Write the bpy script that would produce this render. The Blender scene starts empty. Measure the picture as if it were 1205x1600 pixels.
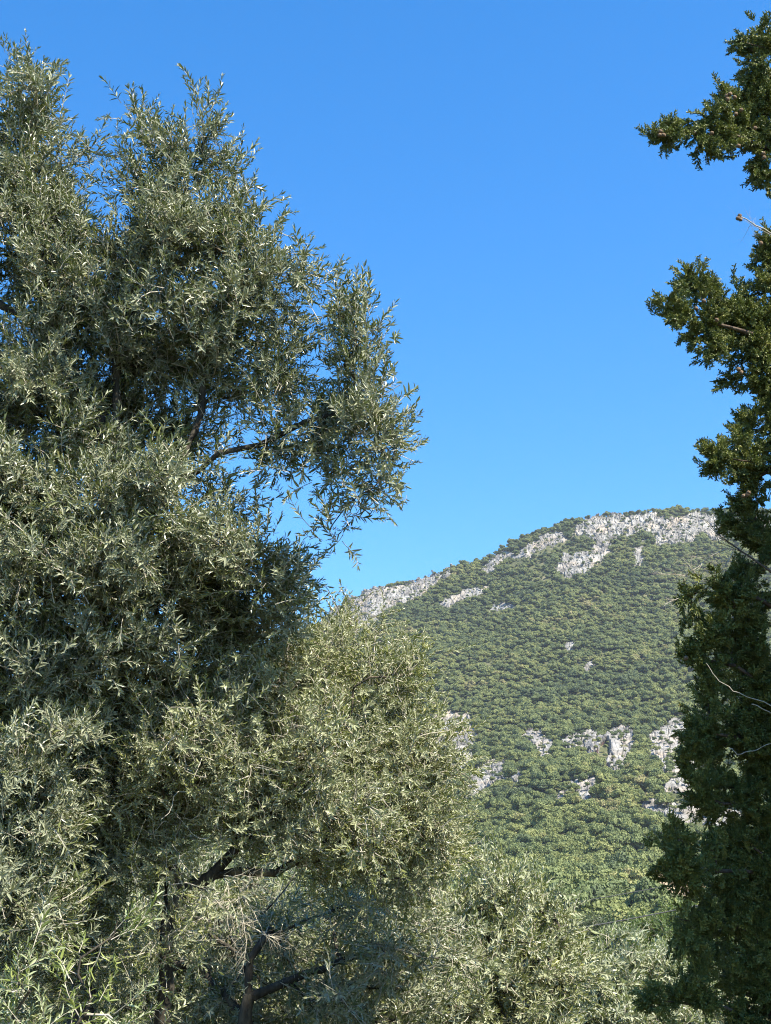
import bpy, math
import numpy as np
from mathutils import Vector

R = math.radians
DENOISE = True
scene = bpy.context.scene
C = scene.collection

# ------------------------------------------------------------------ camera, sky, sun, exposure
FPX = 2311.0                      # focal length in pixels of the 1205x1600 photograph
PITCH = math.atan(700 / FPX)
CAMZ = 1.7
cam_d = bpy.data.cameras.new('camera')
cam_d.sensor_fit = 'VERTICAL'; cam_d.sensor_height = 36.0; cam_d.lens = FPX / 1600 * 36
cam_d.clip_start = 0.1; cam_d.clip_end = 12000
cam = bpy.data.objects.new('camera', cam_d); C.objects.link(cam)
cam.location = (0, 0, CAMZ); cam.rotation_euler = (math.pi / 2 + PITCH, 0, 0)
scene.camera = cam

SUN_EL = R(52)
SUN_AZ = math.atan2(0.80, -0.60)   # compass style: x = sin, y = cos
sx, sy = math.sin(SUN_AZ), math.cos(SUN_AZ)
SUN = Vector((sx * math.cos(SUN_EL), sy * math.cos(SUN_EL), math.sin(SUN_EL)))
world = bpy.data.worlds.new('World'); scene.world = world; world.use_nodes = True
wn = world.node_tree; wn.nodes.clear()
sky = wn.nodes.new('ShaderNodeTexSky'); sky.sky_type = 'NISHITA'; sky.sun_disc = False
sky.sun_elevation = SUN_EL; sky.sun_rotation = SUN_AZ
sky.air_density = 1.0; sky.dust_density = 0.15; sky.ozone_density = 2.5; sky.altitude = 100
hsv = wn.nodes.new('ShaderNodeHueSaturation'); hsv.inputs['Saturation'].default_value = 1.40
hsv.inputs['Hue'].default_value = 0.502
bg = wn.nodes.new('ShaderNodeBackground'); bg.inputs['Strength'].default_value = 0.115
wo = wn.nodes.new('ShaderNodeOutputWorld')
wn.links.new(sky.outputs[0], hsv.inputs['Color']); wn.links.new(hsv.outputs[0], bg.inputs[0])
wn.links.new(bg.outputs[0], wo.inputs[0])
sun_d = bpy.data.lights.new('sun', 'SUN'); sun_d.energy = 5.0; sun_d.angle = R(0.53); sun_d.color = (1, .93, .80)
sun = bpy.data.objects.new('sun', sun_d); C.objects.link(sun)
sun.rotation_euler = (-SUN).to_track_quat('-Z', 'Y').to_euler()
scene.view_settings.view_transform = 'Standard'; scene.view_settings.look = 'None'
scene.view_settings.exposure = 1.36; scene.view_settings.gamma = 1
scene.cycles.use_denoising = DENOISE; scene.cycles.denoiser = 'OPENIMAGEDENOISE'; scene.cycles.denoising_prefilter = 'NONE'; scene.cycles.denoising_input_passes = 'RGB_ALBEDO_NORMAL'
scene.cycles.pixel_filter_type = 'BLACKMAN_HARRIS'; scene.cycles.filter_width = 1.1
scene.cycles.max_bounces = 7; scene.cycles.diffuse_bounces = 3; scene.cycles.glossy_bounces = 2
scene.cycles.transmission_bounces = 4; scene.cycles.transparent_max_bounces = 4
scene.cycles.sample_clamp_indirect = 6

# ------------------------------------------------------------------ helpers
ct, st = math.cos(PITCH), math.sin(PITCH)
def P(x, y, D):
    """point at depth D (metres north of the camera) seen at photo position x, y"""
    r = (x - 602.5) / FPX; u = (800 - y) / FPX
    s = D / (ct - u * st)
    return np.array([r * s, D, CAMZ + (st + u * ct) * s])
def proj(p):
    p = np.asarray(p, float); d = p - np.array([0, 0, CAMZ])
    f = d[..., 1] * ct + d[..., 2] * st; u = -d[..., 1] * st + d[..., 2] * ct
    return 602.5 + FPX * d[..., 0] / f, 800 - FPX * u / f

def set_tags(o, label=None, cat=None, group=None, kind=None):
    if label: o['label'] = label
    if cat: o['category'] = cat
    if group: o['group'] = group
    if kind: o['kind'] = kind
    return o
def empty(name, loc, **k):
    o = bpy.data.objects.new(name, None); C.objects.link(o); o.location = loc
    o.empty_display_size = .3
    return set_tags(o, **k)
def link_mesh(name, me, parent=None, **k):
    o = bpy.data.objects.new(name, me); C.objects.link(o)
    if parent is not None:
        o.parent = parent
        me_shift(me, -np.array(parent.location))
    return set_tags(o, **k)
def me_shift(me, d):
    n = len(me.vertices); a = np.empty(n * 3, np.float32); me.vertices.foreach_get('co', a)
    a = a.reshape(-1, 3) + np.asarray(d, np.float32); me.vertices.foreach_set('co', a.ravel()); me.update()

class MB:
    """collects vertices and polygons (triangles and quads) in numpy and builds one mesh"""
    def __init__(s): s.V = []; s.F = []; s.M = []; s.T = []; s.n = 0
    def add(s, V, F, mat=0, tone=0.5):
        V = np.asarray(V, np.float32).reshape(-1, 3); F = np.asarray(F)
        s.V.append(V); s.F.append((F + s.n)); s.M.append(np.full(len(F), mat, np.int32))
        t = np.asarray(tone, np.float32); s.T.append(np.broadcast_to(t, (len(V),)) if t.ndim == 0 else t.ravel())
        s.n += len(V)
    def build(s, name, mats, smooth=False):
        V = np.concatenate(s.V); T = np.concatenate(s.T)
        tot = np.concatenate([np.full(len(f), f.shape[1], np.int32) for f in s.F])
        loops = np.concatenate([f.ravel() for f in s.F]).astype(np.int32)
        me = bpy.data.meshes.new(name)
        me.vertices.add(len(V)); me.vertices.foreach_set('co', V.ravel())
        me.loops.add(len(loops)); me.loops.foreach_set('vertex_index', loops)
        me.polygons.add(len(tot))
        st_ = np.zeros(len(tot), np.int32); st_[1:] = np.cumsum(tot)[:-1]
        me.polygons.foreach_set('loop_start', st_)
        me.polygons.foreach_set('material_index', np.concatenate(s.M))
        me.polygons.foreach_set('use_smooth', np.full(len(tot), smooth))
        for m in mats: me.materials.append(m)
        a = me.attributes.new('tone', 'FLOAT', 'POINT'); a.data.foreach_set('value', T)
        me.update(calc_edges=True)
        return me

def unit(v): return v / (np.linalg.norm(v, axis=-1, keepdims=True) + 1e-9)

# smooth value noise on numpy points
_rng = np.random.default_rng(7); _tab = _rng.random((64, 64, 64)).astype(np.float32)
def vnoise(p):
    p = np.asarray(p, float); i = np.floor(p).astype(int); f = p - i; f = f * f * (3 - 2 * f)
    r = 0
    for dx in (0, 1):
        for dy in (0, 1):
            for dz in (0, 1):
                w = (f[..., 0] if dx else 1 - f[..., 0]) * (f[..., 1] if dy else 1 - f[..., 1]) * (f[..., 2] if dz else 1 - f[..., 2])
                r = r + w * _tab[(i[..., 0] + dx) % 64, (i[..., 1] + dy) % 64, (i[..., 2] + dz) % 64]
    return r
def fbm(p, o=4):
    r = 0; a = .5; p = np.asarray(p, float)
    for k in range(o): r = r + a * (vnoise(p) - .5) * 2; p = p * 2.03 + 11.3; a *= .5
    return r

def frames(d, spin):
    """rotation matrices whose z column is d, spun by angle"""
    d = unit(d); h = np.where(np.abs(d[:, 2:3]) < .9, np.array([[0, 0, 1.]]), np.array([[1., 0, 0]]))
    a = unit(np.cross(h, d)); b = np.cross(d, a)
    c, s = np.cos(spin)[:, None], np.sin(spin)[:, None]
    return np.stack([a * c + b * s, -a * s + b * c, d], axis=2)

def tube(mb, pts, rad, sides=6, mat=0, tone=.5, lump=0.0, seed=0):
    pts = np.asarray(pts, float); rad = np.asarray(rad, float); n = len(pts)
    t = np.gradient(pts, axis=0); t = unit(t)
    ref = np.array([0.3, 0.2, 1.0]) if abs(t[0, 2]) < .85 else np.array([1.0, .2, .1])
    a = unit(np.cross(np.broadcast_to(ref, t.shape), t)); b = np.cross(t, a)
    ang = np.arange(sides) / sides * 2 * math.pi
    ring = a[:, None] * np.cos(ang)[None, :, None] + b[:, None] * np.sin(ang)[None, :, None]
    rr = rad[:, None, None] * np.ones((n, sides, 1))
    if lump:
        q = np.concatenate([ring * 1.3 + seed, ], -1) * 1.0
        q = q + (np.cumsum(np.linalg.norm(np.gradient(pts, axis=0), axis=1))[:, None, None] * np.array([0.9, .7, 1.6]))
        rr = rr * (1 + lump * fbm(q * 1.7, 3)[..., None] * 1.6)
    V = (pts[:, None] + ring * rr).reshape(-1, 3)
    i = np.arange(n - 1)[:, None] * sides; j = np.arange(sides)[None]; k = (j + 1) % sides
    F = np.stack([i + j, i + k, i + sides + k, i + sides + j], -1).reshape(-1, 4)
    mb.add(V, F, mat, tone)

# ------------------------------------------------------------------ materials
def mat_new(name):
    m = bpy.data.materials.new(name); m.use_nodes = True; nt = m.node_tree; nt.nodes.clear()
    out = nt.nodes.new('ShaderNodeOutputMaterial')
    return m, nt, out
def ramp(nt, fac, stops):
    r = nt.nodes.new('ShaderNodeValToRGB'); e = r.color_ramp.elements
    while len(e) < len(stops): e.new(.5)
    for q, (p, c) in zip(e, stops): q.position = p; q.color = (*c, 1)
    nt.links.new(fac, r.inputs[0]); return r.outputs[0]
def noise(nt, scale, detail=4, vec=None, rough=.55):
    n = nt.nodes.new('ShaderNodeTexNoise'); n.inputs['Scale'].default_value = scale
    n.inputs['Detail'].default_value = detail; n.inputs['Roughness'].default_value = rough
    if vec is not None: nt.links.new(vec, n.inputs['Vector'])
    return n.outputs['Fac']
def mixc(nt, fac, a, b, mode='MIX'):
    m = nt.nodes.new('ShaderNodeMix'); m.data_type = 'RGBA'; m.blend_type = mode
    for v, i in ((fac, 0), (a, 6), (b, 7)):
        if hasattr(v, 'links'): nt.links.new(v, m.inputs[i])
        elif i: m.inputs[i].default_value = (*v, 1)
        else: m.inputs[i].default_value = v
    return m.outputs[2]

def leaf_material(name, top_stops, under, transl=.25, rough=.42, use_obj=False):
    m, nt, out = mat_new(name)
    at = nt.nodes.new('ShaderNodeAttribute'); at.attribute_name = 'tone'
    fac = at.outputs['Fac']
    if use_obj:
        oi = nt.nodes.new('ShaderNodeObjectInfo')
        mm = nt.nodes.new('ShaderNodeMath'); mm.operation = 'MULTIPLY_ADD'
        nt.links.new(oi.outputs['Random'], mm.inputs[0]); mm.inputs[1].default_value = .6
        m2 = nt.nodes.new('ShaderNodeMath'); m2.operation = 'MULTIPLY'; nt.links.new(fac, m2.inputs[0]); m2.inputs[1].default_value = .28
        nt.links.new(m2.outputs[0], mm.inputs[2]); fac = mm.outputs[0]
        gp = nt.nodes.new('ShaderNodeNewGeometry'); pn = noise(nt, .012, 3, gp.outputs['Position'])
        m3 = nt.nodes.new('ShaderNodeMath'); m3.operation = 'MULTIPLY_ADD'; nt.links.new(pn, m3.inputs[0]); m3.inputs[1].default_value = 1.6; m3.inputs[2].default_value = -.72
        m4 = nt.nodes.new('ShaderNodeMath'); m4.operation = 'ADD'; m4.use_clamp = True; nt.links.new(m3.outputs[0], m4.inputs[0]); nt.links.new(fac, m4.inputs[1]); fac = m4.outputs[0]
    top = ramp(nt, fac, top_stops)
    geo = nt.nodes.new('ShaderNodeNewGeometry')
    col = mixc(nt, geo.outputs['Backfacing'], top, under) if under else top
    p = nt.nodes.new('ShaderNodeBsdfPrincipled'); nt.links.new(col, p.inputs['Base Color'])
    p.inputs['Roughness'].default_value = rough; p.inputs['Specular IOR Level'].default_value = .45
    t = nt.nodes.new('ShaderNodeBsdfTranslucent')
    tc = mixc(nt, .6, col, (.22, .30, .05)); nt.links.new(tc, t.inputs['Color'])
    mx = nt.nodes.new('ShaderNodeMixShader'); mx.inputs[0].default_value = transl
    nt.links.new(p.outputs[0], mx.inputs[1]); nt.links.new(t.outputs[0], mx.inputs[2])
    nt.links.new(mx.outputs[0], out.inputs[0])
    return m

def bark_material(name, stops, scale=14, bump=.6):
    m, nt, out = mat_new(name)
    tc = nt.nodes.new('ShaderNodeTexCoord'); mp = nt.nodes.new('ShaderNodeMapping')
    mp.inputs['Scale'].default_value = (1, 1, .3); nt.links.new(tc.outputs['Object'], mp.inputs[0])
    n1 = noise(nt, scale, 6, mp.outputs[0], .65)
    p = nt.nodes.new('ShaderNodeBsdfPrincipled'); nt.links.new(ramp(nt, n1, stops), p.inputs['Base Color'])
    p.inputs['Roughness'].default_value = .9; p.inputs['Specular IOR Level'].default_value = .15
    b = nt.nodes.new('ShaderNodeBump'); b.inputs['Strength'].default_value = bump; b.inputs['Distance'].default_value = .03
    nt.links.new(noise(nt, scale * 1.7, 6, mp.outputs[0], .7), b.inputs['Height']); nt.links.new(b.outputs[0], p.inputs['Normal'])
    nt.links.new(p.outputs[0], out.inputs[0]); return m

M_OLIVE = leaf_material('olive_leaf', [(0, (.042, .060, .018)), (.4, (.090, .110, .036)), (.8, (.18, .195, .068)), (1, (.36, .33, .14))], (.29, .305, .195), .14, .32)
M_OLIVE_PALE = leaf_material('olive_leaf_pale', [(0, (.09, .115, .032)), (.5, (.18, .20, .062)), (.85, (.30, .30, .10)), (1, (.42, .37, .17))], (.35, .365, .215), .18, .36)
M_OLIVE_GREY = leaf_material('olive_leaf_grey', [(0, (.12, .155, .055)), (.5, (.20, .23, .085)), (1, (.34, .35, .15))], (.38, .40, .26))
M_SHOOT = leaf_material('olive_leaf_young', [(0, (.11, .15, .03)), (.6, (.22, .26, .06)), (1, (.36, .38, .12))], (.36, .40, .22))
M_TWIG = bark_material('twig_bark', [(.3, (.28, .25, .19)), (.7, (.52, .47, .38))], 40, .1)
M_DEAD = bark_material('dead_twig_bark', [(.3, (.38, .33, .24)), (.7, (.60, .54, .42))], 40, .1)
M_BARK = bark_material('olive_bark', [(.3, (.02, .017, .012)), (.5, (.06, .052, .04)), (.62, (.13, .11, .075)), (.75, (.26, .22, .13))], 9, .9)
M_CBARK = bark_material('cypress_bark', [(.3, (.05, .038, .03)), (.7, (.20, .15, .11))], 12, .9)
M_CYP = leaf_material('cypress_foliage', [(0, (.05, .075, .020)), (.5, (.125, .150, .036)), (.85, (.23, .24, .058)), (1, (.30, .25, .09))], None, .12, .5)
M_CONE = bark_material('cypress_cone', [(.3, (.10, .065, .04)), (.7, (.27, .19, .12))], 60, .5)
M_BROAD = leaf_material('broadleaf', [(0, (.055, .09, .02)), (.5, (.11, .15, .032)), (1, (.19, .22, .055))], (.14, .19, .07), .3)
M_HILL = leaf_material('hillside_leaf', [(.0, (.068, .095, .040)), (.3, (.110, .142, .045)), (.6, (.160, .186, .054)), (.85, (.225, .240, .070)), (1, (.26, .23, .095))], None, .12, .7, True)

# rock
m, nt, out = mat_new('limestone'); M_ROCK = m
tc = nt.nodes.new('ShaderNodeTexCoord'); mp = nt.nodes.new('ShaderNodeMapping')
mp.inputs['Scale'].default_value = (1, .6, .5); nt.links.new(tc.outputs['Object'], mp.inputs[0])
c1 = ramp(nt, noise(nt, .14, 8, mp.outputs[0], .68), [(.34, (.09, .084, .072)), (.45, (.18, .17, .152)), (.57, (.28, .27, .245)), (.70, (.40, .385, .35))])
c2 = mixc(nt, ramp(nt, noise(nt, .07, 4, mp.outputs[0]), [(.52, (0, 0, 0)), (.68, (1, 1, 1))]), c1, (.42, .32, .22))
p = nt.nodes.new('ShaderNodeBsdfPrincipled'); p.inputs['Roughness'].default_value = .95; p.inputs['Specular IOR Level'].default_value = .1
mm = nt.nodes.new('ShaderNodeMix'); mm.data_type = 'RGBA'; mm.inputs[0].default_value = .5
nt.links.new(c1, mm.inputs[6]); nt.links.new(c2, mm.inputs[7]); nt.links.new(mm.outputs[2], p.inputs['Base Color'])
nt.links.new(p.outputs[0], out.inputs[0])
# soil and forest floor
def ground_mat(name, s, stops):
    m, nt, out = mat_new(name)
    tc = nt.nodes.new('ShaderNodeTexCoord')
    p = nt.nodes.new('ShaderNodeBsdfPrincipled'); p.inputs['Roughness'].default_value = 1; p.inputs['Specular IOR Level'].default_value = .05
    nt.links.new(ramp(nt, noise(nt, s, 9, tc.outputs['Object'], .65), stops), p.inputs['Base Color'])
    nt.links.new(p.outputs[0], out.inputs[0]); return m
M_SCRUB = ground_mat('scrub_ground', .12, [(.35, (.065, .075, .035)), (.55, (.10, .105, .05)), (.7, (.17, .15, .09))])
M_EARTH = ground_mat('dry_earth', .4, [(.3, (.26, .19, .12)), (.6, (.44, .34, .22)), (.8, (.5, .42, .3))])
M_GRASS = ground_mat('grove_ground', .8, [(.35, (.03, .035, .015)), (.55, (.07, .065, .03)), (.75, (.16, .125, .07))])

# ------------------------------------------------------------------ terrain
CREST = [(-1400, 1420), (-700, 1330), (-200, 1210), (150, 1105), (350, 1035), (430, 1003), (500, 975), (530, 950), (580, 922), (650, 910), (700, 890), (760, 874), (820, 838),
         (900, 813), (980, 803), (1050, 798), (1120, 798), (1205, 800), (1500, 815), (1900, 900), (2500, 1150), (3100, 1440)]
ca = []; cT = []
for x, y in CREST:
    q = P(x, y, 1.0); ca.append(q[0]); cT.append(q[2] - CAMZ)
T0 = P(602, 1483, 1.0)[2] - CAMZ
FD = np.array([330, 400, 600, 780, 950, 1130, 1280, 1400, 1500.]); FT = np.array([0, .074, .19, .34, .485, .63, .775, .895, 1.0])
def terrain(X, D):
    X = np.asarray(X, float); D = np.asarray(D, float)
    a = X / D
    Tc = np.interp(a, ca, cT)
    f = np.interp(D, FD, FT)
    f = f + .012 * np.sin(D / 57. + X / 190.) * np.clip((1480 - D) / 300, 0, 1) * np.clip((D - 330) / 200, 0, 1)
    T = T0 + (Tc - T0) * f
    T = np.where(D > 1500, Tc - (D - 1500) / 1500 * .55, T)
    q = np.stack([X / 150, D / 260, np.zeros_like(X)], -1)
    h = fbm(q, 5) * 20 * np.clip((D - 330) / 500, 0, 1) * np.clip((1560 - D) / 420, .15, 1)
    low = np.clip((D - 330) / 60, 0, 1)
    return CAMZ + D * T * 1.0 + h + (low - 1) * 7
def hit(x, y):
    """distance at which the sight line through photo point x, y meets the mountainside"""
    Ds = np.arange(335, 1560, 3.0)
    pr = P(x, y, 1.0); X = pr[0] * Ds; Z = CAMZ + (pr[2] - CAMZ) * Ds
    g = terrain(X, Ds) >= Z
    return Ds[np.argmax(g)] if g.any() else 1500.0

# mountain sheet
aa = np.concatenate([np.linspace(-1.15, -.42, 40)[:-1], np.linspace(-.42, .5, 520), np.linspace(.5, 1.25, 40)[1:]])
DD = np.concatenate([np.arange(300, 1480, 5.0), np.arange(1480, 1540, 2.5), np.geomspace(1540, 2300, 25)])
A_, D_ = np.meshgrid(aa, DD); X_ = A_ * D_
Z_ = terrain(X_, D_)
edge = np.clip(np.minimum((A_ + 1.15) / .2, (1.25 - A_) / .2), 0, 1)
Z_ = Z_ * edge - (1 - edge) * 6
mb = MB(); nA = len(aa)
i = np.arange(len(DD) - 1)[:, None] * nA + np.arange(nA - 1)[None]
mb.add(np.stack([X_, D_, Z_], -1).reshape(-1, 3), np.stack([i, i + 1, i + nA + 1, i + nA], -1).reshape(-1, 4))
mountain = link_mesh('mountain', mb.build('mountain', [M_SCRUB], True), kind='structure')
# near ground sheet out to the horizon
th = np.linspace(0, 2 * math.pi, 145)[:-1]; rr = np.concatenate([[.01], np.geomspace(1.5, 2650, 60)])
Tg, Rg = np.meshgrid(th, rr); Xg = Rg * np.cos(Tg); Yg = Rg * np.sin(Tg)
Zg = fbm(np.stack([Xg / 6, Yg / 6, Xg * 0], -1), 4) * .25 * np.clip(Rg / 6, 0, 1) - np.clip((Rg - 60) / 300, 0, 1) * 2
mb = MB(); n = len(th)
i = np.arange(len(rr) - 1)[:, None] * n; j = np.arange(n)[None]; k = (j + 1) % n
mb.add(np.stack([Xg, Yg, Zg], -1).reshape(-1, 3), np.stack([i + j, i + n + j, i + n + k, i + k], -1).reshape(-1, 4)[:, ::-1])
ground = link_mesh('ground', mb.build('ground', [M_GRASS], True), kind='structure')

# limestone outcrops: outline in photo pixels, laid on the mountainside at its own distance, real relief in metres
def in_poly(x, y, poly):
    r = np.zeros(np.shape(x), bool); n = len(poly)
    for k in range(n):
        x0, y0 = poly[k]; x1, y1 = poly[(k + 1) % n]
        c = ((y0 > y) != (y1 > y)) & (x < (x1 - x0) * (y - y0) / ((y1 - y0) + 1e-9) + x0); r ^= c
    return r
def poly_dist(x, y, poly):
    d = np.full(np.shape(x), 1e9)
    for k in range(len(poly)):
        a = np.array(poly[k], float); b = np.array(poly[(k + 1) % len(poly)], float); ab = b - a
        t = np.clip(((x - a[0]) * ab[0] + (y - a[1]) * ab[1]) / (ab @ ab), 0, 1)
        d = np.minimum(d, np.hypot(x - a[0] - t * ab[0], y - a[1] - t * ab[1]))
    return d
ROCKS = [
 ('long pale limestone rim at the left end of the mountain crest', [(508, 985), (520, 955), (545, 938), (585, 922), (640, 914), (672, 902), (703, 889), (698, 902), (664, 925), (640, 938), (612, 948), (588, 966), (560, 985), (545, 995), (520, 1000)], 2.2),
 ('short slanting limestone ledge below the left part of the crest', [(690, 944), (712, 930), (738, 922), (760, 917), (756, 928), (728, 934), (704, 946)], 1.6),
 ('narrow limestone rib beside the crest in the middle of the ridge', [(757, 893), (768, 876), (790, 862), (800, 868), (782, 880), (770, 893)], 1.6),
 ('broken limestone ledge just left of the big summit cliff', [(806, 872), (820, 855), (846, 842), (878, 829), (884, 838), (866, 850), (842, 858), (826, 870)], 1.8),
 ('broad white limestone cliff running along the summit', [(900, 838), (916, 815), (950, 808), (1000, 806), (1050, 812), (1085, 806), (1118, 812), (1122, 846), (1090, 832), (1070, 846), (1030, 852), (1018, 830), (985, 832), (962, 840), (944, 862), (930, 862), (934, 845), (915, 836)], 2.6),
 ('slanting white limestone cliff hanging below the summit cliff', [(873, 895), (882, 868), (893, 872), (905, 864), (930, 866), (940, 856), (952, 862), (940, 874), (925, 885), (905, 893), (890, 902)], 2.2),
 ('small limestone outcrop right of the slanting cliff under the summit', [(988, 866), (1002, 848), (1006, 872), (998, 880)], 1.5),
 ('limestone cliff at the right end of the summit behind the cypress', [(1150, 822), (1170, 812), (1215, 815), (1240, 835), (1200, 838), (1165, 832)], 2.2),
 ('low pinkish stony strip high on the wooded slope', [(762, 955), (778, 944), (800, 942), (806, 950), (784, 953)], 1.0),
 ('tiny limestone outcrop alone in the middle of the wooded slope', [(884, 1012), (893, 1004), (897, 1012), (888, 1016)], 1.2),
 ('small pale outcrop on the open middle slope', [(914, 1046), (920, 1034), (929, 1038), (925, 1049)], 1.3),
 ('ragged limestone cliff half hidden behind the olive crown edge', [(655, 1150), (670, 1128), (705, 1118), (728, 1124), (742, 1142), (735, 1160), (715, 1175), (690, 1166), (668, 1170)], 2.2),
 ('low broken ledge below the cliff at the olive crown edge', [(690, 1190), (712, 1178), (740, 1182), (738, 1194), (708, 1198)], 1.4),
 ('pale jagged cliff beside the olive crown, lowest on the left', [(728, 1242), (735, 1215), (756, 1206), (762, 1192), (792, 1198), (788, 1212), (768, 1220), (752, 1232), (740, 1246)], 2.2),
 ('narrow outcrop right of the lowest left cliff', [(802, 1204), (812, 1198), (814, 1220), (806, 1232)], 1.6),
 ('upright ragged limestone cliff left of the cave cliff', [(818, 1152), (828, 1140), (848, 1146), (858, 1162), (854, 1182), (842, 1176), (832, 1162)], 2.4),
 ('big white limestone cliff with a dark cave at its foot', [(888, 1164), (900, 1149), (930, 1147), (944, 1156), (958, 1142), (974, 1140), (988, 1154), (986, 1172), (970, 1196), (956, 1198), (944, 1192), (936, 1176), (905, 1172)], 3.0),
 ('slanting pale outcrop under the cave cliff', [(869, 1246), (880, 1228), (892, 1216), (894, 1228), (880, 1246)], 1.7),
 ('pointed limestone outcrop directly below the cave cliff', [(902, 1238), (904, 1222), (920, 1216), (926, 1206), (930, 1232), (914, 1248)], 2.0),
 ('grey cliff half hidden by the cypress beside the cave cliff', [(1015, 1180), (1022, 1150), (1050, 1132), (1085, 1136), (1080, 1160), (1050, 1172), (1042, 1198), (1030, 1180)], 2.4),
 ('small outcrop left of the cypress on the mid slope', [(1003, 1198), (1014, 1190), (1012, 1208), (1004, 1210)], 1.4),
 ('low pale ledge beside the cypress above the foothill trees', [(1003, 1262), (1012, 1250), (1024, 1254), (1034, 1244), (1038, 1258), (1022, 1266)], 1.7),
 ('limestone ledge seen through the cypress foliage', [(1040, 1272), (1060, 1258), (1110, 1262), (1150, 1270), (1140, 1290), (1090, 1284), (1055, 1282)], 1.8),
 ('pale cliff seen through the upper gaps of the cypress', [(1045, 1230), (1060, 1190), (1090, 1185), (1095, 1210), (1070, 1240)], 2.0),
 ('small white boulder patch on the lower hillside', [(846, 1336), (851, 1330), (860, 1332), (858, 1338)], 1.3),
 ('tiny white rock among trees on the lower hillside', [(957, 1325), (966, 1322), (968, 1328), (960, 1329)], 1.0),
]
EARTH = [
 ('bare tan earth clearing low on the foothill', [(905, 1400), (918, 1393), (940, 1398), (938, 1410), (928, 1418), (916, 1410)]),
 ('bare tan earth slope half hidden behind the lower cypress', [(1020, 1372), (1044, 1362), (1090, 1356), (1110, 1380), (1070, 1394), (1046, 1386)]),
 ('thin strip of tan earth above the foothill clearing', [(900, 1372), (925, 1366), (942, 1370), (925, 1378)]),
]
def edge_mask(GX, GY, poly, amp, seed):
    """signed distance inside the outcrop outline, made ragged"""
    p_ = np.array(poly, float); area = abs(np.sum(p_[:, 0] * np.roll(p_[:, 1], -1) - p_[:, 1] * np.roll(p_[:, 0], -1))) / 2
    per_ = np.hypot(*(p_ - np.roll(p_, -1, 0)).T).sum(); amp = min(amp, 1.1 * area / per_ * 2)
    d = poly_dist(GX, GY, poly) * np.where(in_poly(GX, GY, poly), 1, -1)
    return d + amp * .8 * fbm(np.stack([GX / 13, GY / 9, GX * 0 + seed], -1), 2) + amp * .9 * fbm(np.stack([GX / 5, GY / 4, GX * 0 + seed + 9], -1), 4) + 2.4
def worley(p, seed):
    """distance to the nearest and second cell point and a random number per cell (2-D)"""
    i = np.floor(p).astype(int); best = np.full(p.shape[:-1], 9.); sec = best.copy(); val = np.zeros(p.shape[:-1]); tx = best * 0; ty = best * 0
    for dx in (-1, 0, 1):
        for dy in (-1, 0, 1):
            c = i + np.array([dx, dy]); h = [_tab[(c[..., 0] + 7 * k_ + seed) % 64, (c[..., 1] + 13 * k_) % 64, (5 * k_ + seed) % 64] for k_ in range(5)]
            ox = c[..., 0] + h[0] - p[..., 0]; oy = c[..., 1] + h[1] - p[..., 1]; dd = np.hypot(ox, oy)
            nb_ = dd < best; sec = np.where(nb_, best, np.minimum(sec, dd)); best = np.where(nb_, dd, best)
            val = np.where(nb_, h[2] + (h[3] - .5) * ox * 1.6 + (h[4] - .2) * oy * 1.6, val)
    return best, sec, val
CAVE = [(934, 1182), (938, 1166), (948, 1162), (953, 1170), (950, 1184), (942, 1200)]
def grow_poly(poly, k):
    c = np.mean(poly, 0); return [tuple(c + (np.array(q) - c) * k) for q in poly]
EARTH = [(l, grow_poly(p_, 1.35)) for l, p_ in EARTH]
ROCKS = [(l, grow_poly(p_, 1.16 if np.mean(p_, 0)[1] > 1000 else 1.04), w) for l, p_, w in ROCKS]
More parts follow.
